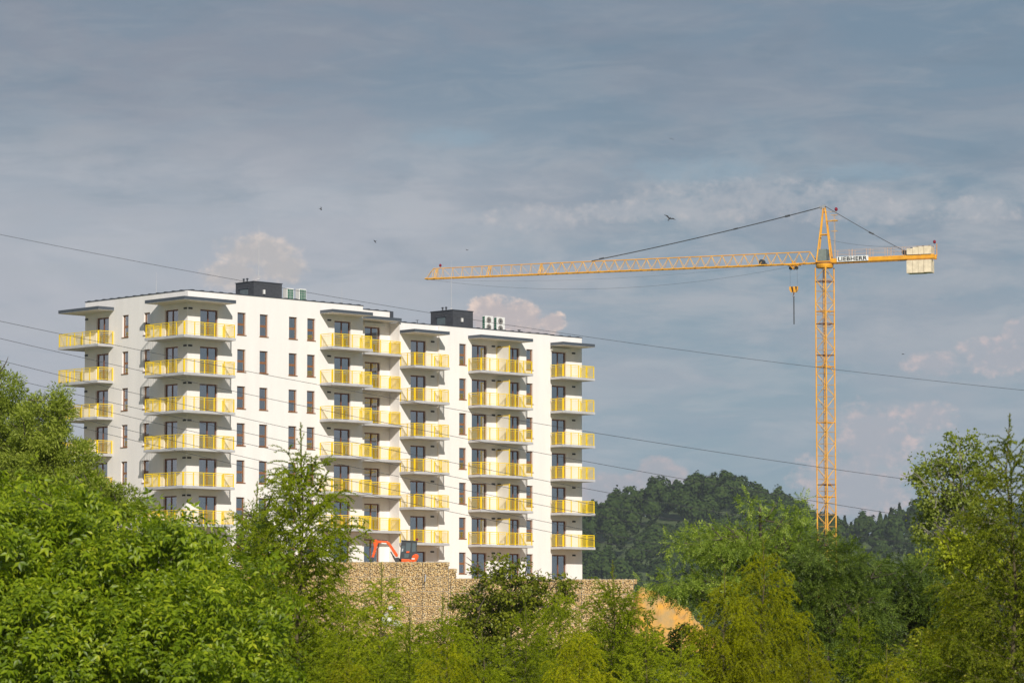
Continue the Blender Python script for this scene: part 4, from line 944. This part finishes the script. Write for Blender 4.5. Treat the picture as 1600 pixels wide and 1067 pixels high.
def crown(blobs, nclump, per, tmpl, size, seed, rc=.45, droop=.5, shell=(.55, 1.0), up=.5, jitter=.5, topbias=0):
    """blobs: (centre, radii). Clumps of leaves are spread through the outer part of every ellipsoid."""
    r_ = np.random.default_rng(seed); vol = np.array([rr[0] * rr[2] for _, rr in blobs]); vol = vol / vol.sum(); P = []; CC = []; OUT = []
    cc_list = []
    for (c, rr), w_ in zip(blobs, vol):
        n = max(4, int(nclump * w_)); d = sphere_pts(r_, n); rad = r_.uniform(shell[0] ** 3, shell[1] ** 3, n) ** (1 / 3)
        lump = 1 + .16 * np.sin(d[:, 0] * 5 + seed) * np.sin(d[:, 2] * 6 + seed * 2)
        cc = np.array(c) + d * np.array(rr) * (rad * lump)[:, None]; cc_list.append(cc)
        m = int(per); cen = np.repeat(cc, m, 0); dd = np.repeat(d, m, 0)
        q = sphere_pts(r_, len(cen)) * (r_.uniform(.15, 1, (len(cen), 1)) ** .6) * rc * r_.uniform(.6, 1.2, (len(cc), 1)).repeat(m, 0) * np.array([1, 1, .75])
        P.append(cen + q); OUT.append(dd * .6 + q / rc * .7)
    P = np.concatenate(P); OUT = np.concatenate(OUT); n = len(P)
    ax = OUT + r_.normal(size=(n, 3)) * jitter + np.array([0, 0, -droop]); nr = OUT * .6 + np.array([0, 0, up]) + r_.normal(size=(n, 3)) * .45
    V, F = place_leaves(tmpl[0], tmpl[1], P, ax, nr, size * r_.uniform(.65, 1.25, n))
    return V, F, np.concatenate(cc_list), (P, ax, nr)
def trunk_and_limbs(base, blobs, centres, r0, seed, nlimb=40, r_end=.012, m_=MT['bark'], lean=None):
    rnd = random.Random(seed); mb = MB(); top = max(blobs, key=lambda b: b[0][2])[0]
    cx = sum(b[0][0] for b in blobs) / len(blobs); cy = sum(b[0][1] for b in blobs) / len(blobs)
    T = [Vector(base)]; n = 9; topv = Vector(top)
    for i in range(1, n + 1):
        t = i / n; T.append(Vector(base).lerp(topv, t) + Vector((rnd.uniform(-.08, .08), rnd.uniform(-.08, .08), 0)) * (t * 2))
    mb.path(T, [r0 * (1 - .82 * i / n) for i in range(n + 1)], 8)
    low = min(b[0][2] - b[1][2] for b in blobs)
    idx = rnd.sample(range(len(centres)), min(nlimb, len(centres)))
    for i in idx:
        c = Vector(centres[i]); zt = max(T[0].z + .3 * (T[-1].z - T[0].z), min(c.z - .25 * (Vector((c.x - cx, c.y - cy, 0))).length - .3, T[-1].z - .1))
        t = (zt - T[0].z) / max(.1, (T[-1].z - T[0].z)); t = min(max(t, 0), .98); j = int(t * n); s = T[j].lerp(T[min(j + 1, n)], t * n - j)
        mid = s.lerp(c, .5) + Vector((rnd.uniform(-.15, .15), rnd.uniform(-.15, .15), rnd.uniform(-.05, .2)))
        rr = r0 * .22 * (1 - .5 * t); mb.path([s, s.lerp(mid, .5) + Vector((0, 0, .03)), mid, mid.lerp(c, .5) + Vector((0, 0, .06)), c], [rr, rr * .75, rr * .5, rr * .3, r_end], 5)
        for _ in range(2):
            e = c + Vector((rnd.uniform(-.3, .3), rnd.uniform(-.3, .3), rnd.uniform(-.1, .35))); mb.path([mid.lerp(c, .6), mid.lerp(e, .8), e], [r_end * 1.2, r_end, r_end * .4], 4)
    return mb
def pb(lst, Y):  # pixel ellipses -> world ellipsoids: (px, py, rx, ry, dY, rY)
    out = []
    for (px, py, rx, ry, dY, ry_) in lst:
        P = at(px, py, Y + dY); k = (Y + dY) / FPX; out.append(((P.x, P.y, P.z), (rx * k, ry_, ry * k)))
    return out
def tree(name, label, group, blobs, Y, tmpl, size, nclump, per, lm, seed, bx, r0=.16, barkm='bark', kind_part='crown', leaves_out=0, nlimb=40, **kw):
    V, F, cc, info = crown(blobs, nclump, per, tmpl, size, seed, **kw)
    bxw = at(bx, 900, Y).x; gb = gz(bxw, Y) - .05
    t = thing(name, label, 'tree', (bxw, Y, gb), 0, group); off = np.array((bxw, Y, gb))
    if leaves_out:
        P, ax, nr = info; d = P[:, 1] + r_y(P); order = np.argsort(d); sel = order[:leaves_out * 4][::4]
        keep = np.ones(len(P), bool); keep[sel] = False; nv = len(tmpl[0]); nf = len(tmpl[1])
        Vr = V.reshape(len(P), nv, 3); V = Vr[keep].reshape(-1, 3); F = (tmpl[1][None] + nv * np.arange(keep.sum())[:, None, None]).reshape(-1, 3)
        lmesh = fastmesh('leaf', tmpl[0] * size, tmpl[1], lm)
        for i in sel:
            a = Vector(ax[i]).normalized(); s = Vector(nr[i]).cross(a).normalized(); nn = a.cross(s)
            o = bpy.data.objects.new('leaf', lmesh); C.objects.link(o); o.parent = t
            o.matrix_local = Matrix.Translation(Vector(P[i] - off)) @ Matrix((a, s, nn)).transposed().to_4x4()
    c_ = link(kind_part, fastmesh(kind_part, V - off, F, lm), t); c_['kind'] = 'stuff'
    tb = trunk_and_limbs((bxw, Y, gb), blobs, cc, r0, seed, nlimb, m_=MT[barkm]); tb.build('trunk', MT[barkm], t, off=(bxw, Y, gb))
    return t
def r_y(P): return 0

# walnut, bottom left ------------------------------------------------
WAL = pb([(50, 842, 125, 112, 0, 1.6), (-60, 860, 120, 130, .3, 1.5), (160, 890, 130, 95, -.2, 1.6), (258, 842, 78, 62, .3, 1.2), (345, 945, 92, 82, 0, 1.3), (230, 1005, 170, 120, -.9, 1.6), (60, 1010, 180, 140, -1.0, 1.6), (392, 1060, 80, 80, -.3, 1.1), (150, 1130, 300, 140, -.5, 2.0)], 50)
tree('walnut_tree', 'big walnut tree with large glossy light green leaves filling the lower left corner', None, WAL, 50.5, compound(3, .40, .42, 62), .29, 900, 21, LF['walnut'], 11, 170, .2, 'bark', leaves_out=300, nlimb=24, rc=.29, droop=.95, shell=(.6, 1.0), up=.35, jitter=.4)
# willows behind it, left edge ---------------------------------------
wt = rhomb(.34)
tree('willow_tree', 'tall grey green willow cut by the left edge of the picture', 'willows at the left edge', pb([(-20, 650, 75, 88, 0, 1.3), (30, 700, 60, 80, 0, 1.1), (-40, 760, 110, 120, 0, 1.4), (5, 610, 30, 40, 0, .5)], 74), 74, wt, .085, 420, 110, LF['willow'], 21, -20, .18, nlimb=60, rc=.26, droop=.1, shell=(.35, 1.05), up=.5)
tree('willow_tree', 'feathery willow with a rounded top in front of the lowest far left balconies', 'willows at the left edge', pb([(68, 668, 42, 56, 0, .8), (98, 735, 54, 58, 0, .9), (50, 745, 70, 70, 0, 1.0), (138, 778, 44, 42, 0, .7), (90, 620, 14, 22, 0, .3)], 72), 72, wt, .085, 400, 110, LF['willow'], 22, 90, .14, nlimb=60, rc=.24, droop=.1, shell=(.35, 1.05), up=.5)
tree('willow_tree', 'low sparse willow at the foot of the left white wall', 'willows at the left edge', pb([(170, 785, 42, 36, 0, .7), (205, 790, 22, 24, 0, .5), (130, 800, 60, 50, 0, .8)], 70), 70, wt, .085, 130, 90, LF['willow'], 23, 165, .1, nlimb=30, rc=.2, droop=.0, shell=(.35, 1.1), up=.5)
# sumac-like compound leaved sapling left of the larch -----------------
tree('ash_sapling', 'small sapling with feathered compound leaves left of the spiky larch', None, pb([(412, 845, 34, 42, 0, .5), (395, 810, 18, 20, 0, .3), (425, 800, 16, 24, 0, .3)], 63), 63, compound(6, .2, .36, 68), .34, 34, 6, LF['ash'], 31, 410, .05, nlimb=20, rc=.16, droop=.35, shell=(.2, 1.0), up=.6)
# linden, centre ------------------------------------------------------
tree('linden_tree', 'round dark green broadleaf tree in front of the right wing ground floor', None, pb([(790, 925, 66, 52, 0, 1.0), (760, 965, 50, 50, 0, .9), (850, 940, 48, 36, 0, .8), (800, 890, 30, 22, 0, .5), (730, 955, 26, 26, 0, .4), (885, 920, 22, 22, 0, .35), (780, 1020, 90, 70, 0, 1.1), (740, 1060, 80, 70, 0, 1.0)], 78), 78, leaf_t(.7), .088, 330, 55, LF['linden'], 41, 785, .13, nlimb=70, rc=.22, droop=.3, shell=(.45, 1.05), up=.8)
# robinias right ------------------------------------------------------
rb = compound(5, .22, .5, 75)
tree('robinia_tree', 'spreading tree with layered feathery leaves in front of the hill left of the crane mast', 'feathery leaved trees at right', pb([(1150, 848, 56, 26, 0, .8), (1100, 850, 70, 18, 0, .7), (1060, 912, 62, 15, 0, .6), (1216, 820, 34, 18, 0, .6), (1128, 826, 20, 10, 0, .3), (1255, 862, 46, 34, 0, .8), (1180, 880, 80, 40, 0, 1.0), (1250, 800, 12, 22, 0, .2), (1176, 790, 10, 14, 0, .2), (1120, 925, 60, 26, 0, .8)], 70), 70, rb, .23, 270, 19, LF['ash'], 51, 1190, .14, nlimb=70, rc=.24, droop=.25, shell=(.3, 1.0), up=.9)
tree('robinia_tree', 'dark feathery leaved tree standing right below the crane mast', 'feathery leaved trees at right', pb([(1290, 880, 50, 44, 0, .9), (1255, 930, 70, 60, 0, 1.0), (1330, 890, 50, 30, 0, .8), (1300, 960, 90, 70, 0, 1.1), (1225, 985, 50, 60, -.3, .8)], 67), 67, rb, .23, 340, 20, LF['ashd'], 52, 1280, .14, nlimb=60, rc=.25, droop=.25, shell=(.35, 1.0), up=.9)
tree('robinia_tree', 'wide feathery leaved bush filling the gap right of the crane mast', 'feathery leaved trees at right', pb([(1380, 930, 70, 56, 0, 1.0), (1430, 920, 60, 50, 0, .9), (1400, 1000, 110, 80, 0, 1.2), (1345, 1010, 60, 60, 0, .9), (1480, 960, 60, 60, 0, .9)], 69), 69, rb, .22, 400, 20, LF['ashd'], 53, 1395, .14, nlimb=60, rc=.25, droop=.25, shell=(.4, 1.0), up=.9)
# poplar ---------------------------------------------------------------
tree('poplar_tree', 'airy pale poplar with small leaves and sky showing through, left of the tall right larch', None, pb([(1500, 705, 34, 32, 0, .5), (1465, 760, 44, 50, 0, .7), (1520, 760, 44, 60, 0, .7), (1445, 735, 16, 22, 0, .3), (1490, 820, 62, 50, 0, .9), (1540, 830, 40, 60, 0, .7), (1450, 815, 26, 34, 0, .4)], 82), 82, leaf_t(.75), .085, 300, 34, LF['poplar'], 61, 1500, .14, 'palebark', nlimb=90, rc=.24, droop=.2, shell=(.2, 1.1), up=.4)
tree('elder_bush', 'bright yellow green bush below the pale poplar', None, pb([(1495, 865, 34, 30, 0, .6), (1520, 885, 50, 26, 0, .7), (1470, 885, 24, 22, 0, .4), (1440, 870, 14, 12, 0, .3)], 76), 76, leaf_t(.6), .10, 110, 34, LF['lime'], 62, 1500, .06, nlimb=30, rc=.22, droop=.2, shell=(.2, 1.0), up=.8)
# fillers behind the larches
tree('hornbeam_shrub', 'dense dark green shrub between the gabion wall foot and the front larches, centre', 'shrubs behind the front larches', pb([(1000, 1010, 90, 50, 0, 1.0), (1070, 1012, 50, 34, 0, .8), (930, 1040, 80, 50, 0, .9), (1160, 1030, 90, 70, 0, .9)], 74), 74, leaf_t(.6), .085, 260, 50, LF['linden'], 71, 1000, .08, nlimb=40, rc=.24, droop=.3, shell=(.4, 1.0), up=.8)
tree('hornbeam_shrub', 'leafy shrub at the bottom between the walnut and the spiky larch', 'shrubs behind the front larches', pb([(560, 1050, 90, 50, 0, 1.0), (480, 1030, 60, 60, 0, .8), (660, 1070, 70, 40, 0, .9)], 68), 68, leaf_t(.6), .085, 230, 50, LF['ash'], 72, 560, .08, nlimb=40, rc=.24, droop=.3, shell=(.4, 1.0), up=.8)
tree('hornbeam_shrub', 'leafy shrub low at the right behind the arching larches', 'shrubs behind the front larches', pb([(1560, 980, 90, 90, 0, 1.0), (1480, 1050, 90, 60, 0, .9), (1620, 900, 60, 90, 0, .9)], 66), 66, leaf_t(.6), .085, 300, 50, LF['linden'], 73, 1550, .08, nlimb=40, rc=.24, droop=.3, shell=(.4, 1.0), up=.8)

# larches ---------------------------------------------------------------
def larch_meshes(seed, Ht=11.0, slope=.40, rmax=2.3, weep=.5, dens=1.0, leader=.9, up0=.6, vis=6.0, tuft=1.0):
    r_ = np.random.default_rng(seed); A = []; B = []; wood = MB(); tw = MB()   # needle carrying segments A->B
    n = 12; T = [Vector((.05 * math.sin(i * 1.3 + seed), .05 * math.cos(i * 1.7 + seed), Ht * i / n)) for i in range(n)] + [Vector((0, 0, Ht))]
    wood.path(T, [.10 * (1 - i / n) ** 1.25 + .006 for i in range(n + 1)], 7)
    def seg(a, b, wr=0):
        A.append(a); B.append(b)
    def shoot(p, d, ln, k, droop, r0):
        """curved shoot; returns points"""
        pts = [np.array(p, float)]; d = np.array(d, float); d /= np.linalg.norm(d)
        for i in range(k):
            d = d + np.array([0, 0, -droop / k]) + r_.normal(size=3) * .05; d /= np.linalg.norm(d); pts.append(pts[-1] + d * ln / k)
        tw.path([Vector(q) for q in pts], [r0 * (1 - .8 * i / k) for i in range(k + 1)], 3)
        return pts
    z = Ht - .12; az_ = r_.uniform(0, 6.28)
    a_prev = T[-1]
    for zz in np.arange(Ht - vis * .5, Ht, .1): seg(np.array([0, 0, zz]), np.array([0, 0, zz + .1]))
    while z > Ht - 7.5:
        below = Ht - z; az_ += 2.4 + r_.uniform(-.4, .4)
        rad = min(rmax, .12 + slope * below if below > leader else .08 + .22 * below) * r_.uniform(.65, 1.12)
        e = up0 * (1 - min(1, below / 5)) + .15 + r_.uniform(-.12, .15)
        d = (math.cos(az_) * math.cos(e), math.sin(az_) * math.cos(e), math.sin(e))
        k = max(3, int(rad / .14)); dr = -.35 if below < leader else (.35 * weep - .1)
        pts = shoot((0, 0, z), d, rad, k, dr, .004 + .006 * rad)
        for i in range(len(pts) - 1):
            if i > 0 or rad < .5: seg(pts[i], pts[i + 1])
            t = i / k
            if below < leader and rad < .25: continue
            if t > .04:
                dirb = (pts[i + 1] - pts[i]) / np.linalg.norm(pts[i + 1] - pts[i]); side = np.cross(dirb, [0, 0, 1.]); side /= np.linalg.norm(side) + 1e-6
                for s_ in (-1, 1):
                    if r_.random() > dens * .85: continue
                    ln = (.14 + .36 * (1 - t * .7) * min(1, rad)) * r_.uniform(.6, 1.35) * (1 + .35 * weep)
                    dd = dirb * .7 + side * s_ * r_.uniform(.3, .9) + np.array([0, 0, r_.uniform(-.3, .7) - .2 * weep])
                    pp = shoot(pts[i] + dirb * r_.uniform(0, .12), dd, ln, 4, 1.5 * weep + .1, .003)
                    for j in range(4): seg(pp[j], pp[j + 1])
                    if ln > .26 and r_.random() < .8:
                        j = int(r_.integers(1, 4))
                        d3 = (pp[j + 1] - pp[j]) / np.linalg.norm(pp[j + 1] - pp[j]) + r_.normal(size=3) * .45; p3 = shoot(pp[j], d3, ln * .55, 3, .9 * weep, .002)
                        for q in range(3): seg(p3[q], p3[q + 1])
        z -= r_.uniform(.03, .055) / dens if below > leader else r_.uniform(.05, .10)
    A = np.array(A); B = np.array(B); ln = np.linalg.norm(B - A, axis=1); per = np.maximum(3, (ln * 170 * tuft).astype(int)); idx = np.repeat(np.arange(len(A)), per); n = len(idx)
    t = r_.uniform(0, 1, n)[:, None]; D = (B - A)[idx] / ln[idx][:, None]; P = A[idx] + (B - A)[idx] * t
    rd = r_.normal(size=(n, 3)); rd -= (rd * D).sum(1)[:, None] * D; rd /= np.linalg.norm(rd, axis=1)[:, None] + 1e-9
    nd_ = rd * .85 + D * .55; nd_ /= np.linalg.norm(nd_, axis=1)[:, None]; Ln = r_.uniform(.024, .044, n)[:, None]; sdv = np.cross(nd_, r_.normal(size=(n, 3))); sdv /= np.linalg.norm(sdv, axis=1)[:, None]
    V = np.stack([P - sdv * .0075, P + sdv * .0075, P + nd_ * Ln], 1).reshape(-1, 3); F = np.arange(n * 3).reshape(-1, 3)
    print('larch', seed, 'needles', n, len(tw.f), flush=True)
    k = len(wood.v); wood.v += tw.v; wood.f += [tuple(q + k for q in f) for f in tw.f]
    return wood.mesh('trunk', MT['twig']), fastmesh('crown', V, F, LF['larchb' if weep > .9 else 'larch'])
LM = [larch_meshes(1, slope=.47, rmax=1.3, weep=.6, dens=1.25, leader=1.0, up0=.95, tuft=1.25), larch_meshes(2, slope=.44, rmax=1.9, weep=1.0, dens=1.15, leader=.45, up0=.6, tuft=1.15), larch_meshes(3, slope=.40, rmax=1.9, weep=.6, dens=1.1, leader=.6, up0=.8, tuft=1.1)]
LAR = [  # tip px, tip py, distance, variant, turn, label
    (470, 660, 62, 0, 0, 'tall sparse larch with a long bare leader in front of the white facade'),
    (596, 878, 56, 2, 1, 'bushy larch in front of the stone wall right of the tall sparse larch'),
    (541, 922, 57, 2, 5, 'low larch top between the walnut tree and the stone wall'),
    (692, 925, 59, 0, 2, 'thin larch tip just left of the round dark linden'),
    (820, 935, 60, 2, 3, 'larch in front of the round dark linden'),
    (874, 905, 63, 1, 4, 'soft larch just right of the round dark linden'),
    (957, 874, 66, 0, 5, 'slender larch standing against the right end of the stone wall'),
    (1012, 965, 58, 2, 6, 'low larch below the ochre clay bank'),
    (1132, 886, 57, 1, 1.5, 'weeping yellow green larch, left of the two dense ones in front of the hill'),
    (1192, 840, 58, 1, 2.5, 'tallest dense weeping larch left of the crane mast'),
    (1340, 940, 54, 2, 3.3, 'yellow green larch below the crane at the bottom'),
    (1440, 985, 50, 2, 4.4, 'low arching larch top at the bottom, between the crane and the right corner'),
    (1578, 646, 50, 2, 5.2, 'big dark larch towering at the right edge of the picture'),
    (1500, 880, 52, 1, .7, 'drooping larch in front of the big one at the right edge'),
    (752, 978, 52, 2, 2.2, 'low larch at the bottom centre edge'),
    (640, 948, 52, 2, 1.2, 'low larch at the bottom below the pale boulders'),
    (905, 962, 55, 1, 3.9, 'drooping larch top at the bottom, below the slender one by the wall'),
    (1065, 985, 54, 2, .4, 'low larch at the bottom in front of the dense weeping pair'),
    (1262, 985, 53, 1, 2.9, 'low weeping larch at the bottom right of the dense pair'),
    (700, 982, 50, 1, 5.6, 'low larch at the bottom left of the round dark linden'),
    (545, 1010, 50, 1, 4.1, 'low larch at the bottom right beside the walnut leaves'),
    (1385, 1005, 49, 1, 1.1, 'lowest yellow green larch at the bottom right'),
    (402, 752, 66, 0, 3.0, 'small wispy larch tip left of the tall sparse larch'),
]
for i, (px, py, Y, var, turn, lab) in enumerate(LAR):
    P = at(px, py, Y); gb = gz(P.x, Y); s = (P.z - gb) / 11.0
    t = thing('larch_tree', lab, 'tree', (P.x, P.y, gb), turn, 'larches in the foreground'); t.scale = (max(s, .72),) * 2 + (s,)
    link('trunk', LM[var][0], t); c_ = link('crown', LM[var][1], t); c_['kind'] = 'stuff'
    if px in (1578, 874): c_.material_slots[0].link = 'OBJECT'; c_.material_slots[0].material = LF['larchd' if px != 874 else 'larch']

# forest on the far hill -------------------------------------------------
r_ = np.random.default_rng(77)
tv, tf = np.array([(-.5, -.5, 0), (.5, -.45, .1), (.5, .5, 0), (-.45, .5, .12)], float), np.array([(0, 1, 2, 3)])
Ps = []; Ns = []; Sz = []
for Y0, k0, k1, nrow in ((1130, .0, .17, 40), (1170, .0, .17, 44), (1210, .0, .17, 44), (1250, .0, .17, 44), (1290, .0, .17, 44), (1330, .0, .17, 44), (1370, 0, .17, 44), (1410, 0, .17, 44), (1450, 0, .17, 44), (1490, 0, .17, 44), (1530, 0, .17, 40)):
    for i in range(nrow):
        k = k0 + (k1 - k0) * (i + r_.uniform(0, 1)) / nrow; Y = Y0 + r_.uniform(-20, 20); x = k * Y; zg_ = gz(x, Y); con = (k > .094) and r_.random() < .45
        R0 = r_.uniform(3.0, 5.2) * (.62 if con else 1); Hh = r_.uniform(11, 17); nn = 640; d = sphere_pts(r_, nn); d[:, 2] = np.abs(d[:, 2]) * np.sign(r_.uniform(-.35, 1, nn)); rad = r_.uniform(.75, 1.0, nn)
        lump = 1 + .22 * np.sin(d[:, 0] * 4.1 + i) * np.cos(d[:, 2] * 5 + i * 2) + .1 * np.sin(d[:, 1] * 9 + i)
        rr = np.array([R0, R0, Hh * .38]); Q = d * rr * (rad * lump)[:, None]
        if con: Q[:, :2] *= np.clip((1 - (Q[:, 2:3] / (Hh * .42))) * .6, .05, 1.3)
        Ps.append(Q + np.array([x, Y, zg_ + Hh * .6])); Ns.append(d * np.array([1, 1, 1]) + r_.normal(size=(nn, 3)) * .25); Sz.append(r_.uniform(.6, 1.15, nn))
Ps = np.concatenate(Ps); Ns = np.concatenate(Ns); Sz = np.concatenate(Sz); axr = np.cross(Ns, r_.normal(size=Ns.shape))
V, F = place_leaves(tv, tf, Ps, axr, Ns, Sz)
o = link('forest', fastmesh('forest', V, F, LF['far'])); tag(o, 'dark green wooded hill behind the building and the crane', 'forest', kind='stuff')

# birds ---------------------------------------------------------------------
def bird_mesh(span, flap):
    b = MB(); b.path([(-.16, 0, 0), (-.1, 0, .01), (0, 0, 0), (.09, 0, .005), (.15, 0, .01), (.19, 0, 0)], [.006, .026, .034, .026, .02, .003], 8)
    for s in (-1, 1):
        i = len(b.v); h = span / 2
        up_ = [(.06, s * .02, .015), (.10, s * h * .45, flap * .6), (-.06, s * h, flap), (-.02, s * h * .5, flap * .55), (-.05, s * .02, .01)]
        b.v += up_ + [(x, y, z - .008) for x, y, z in up_]; n = 5
        b.f += [tuple(i + k for k in range(n)), tuple(i + n + k for k in range(n))[::-1]] + [(i + k, i + (k + 1) % n, i + n + (k + 1) % n, i + n + k) for k in range(n)]
    i = len(b.v); b.v += [(-.13, .01, 0), (-.13, -.01, 0), (-.25, -.05, .0), (-.21, 0, 0), (-.25, .05, 0), (-.13, .01, -.006), (-.13, -.01, -.006), (-.25, -.05, -.006), (-.21, 0, -.006), (-.25, .05, -.006)]
    b.f += [(i, i + 1, i + 2, i + 3, i + 4), (i + 9, i + 8, i + 7, i + 6, i + 5)] + [(i + k, i + 5 + k, i + 5 + (k + 1) % 5, i + (k + 1) % 5) for k in range(5)]
    return b.mesh('bird', MT['bird'])
BM = [bird_mesh(.62, .12), bird_mesh(.62, -.06)]
for (px, py, Y, m_, rot, lab) in ((1046, 342, 140, 0, (.5, -.5, 1.2), 'largest small dark bird, gliding above the crane jib'), (1050, 217, 220, 1, (.3, 0, 1.5), 'tiny dark bird high in the sky above the jib'),
                              (501, 327, 220, 0, (1.0, .3, .5), 'tiny dark bird above and right of the left cumulus cloud'), (586, 377, 260, 1, (.8, .3, 2.5), 'speck of a bird between the left cloud and the jib tip'),
                              (730, 391, 260, 0, (.2, 0, .9), 'speck of a bird above the jib tip'), (1411, 553, 250, 1, (.1, 0, .4), 'speck of a bird right of the crane mast')):
    o = link('bird', BM[m_]); o.scale = ((.85,) * 3 if Y == 140 else (.6,) * 3); o.location = at(px, py, Y); o.rotation_euler = rot; tag(o, lab, 'bird', 'birds in the sky')

# haze -----------------------------------------------------------------------
HZ = 0.00009
if HZ:
    mb = MB(); mb.box(-6500, 6500, -80, 9300, -22, 75); hz = mb.build('haze', MT['glass']); hz.data.materials.clear()
    m = bpy.data.materials.new('haze_air'); m.use_nodes = True; t = m.node_tree; t.nodes.clear(); o_ = t.nodes.new('ShaderNodeOutputMaterial'); pv_ = t.nodes.new('ShaderNodeVolumePrincipled')
    pv_.inputs['Color'].default_value = (.80, .88, 1, 1); pv_.inputs['Density'].default_value = HZ; pv_.inputs['Anisotropy'].default_value = .1; t.links.new(pv_.outputs[0], o_.inputs['Volume'])
    hz.data.materials.append(m); tag(hz, 'thin blue haze in the air', None, kind='stuff')
print('done')
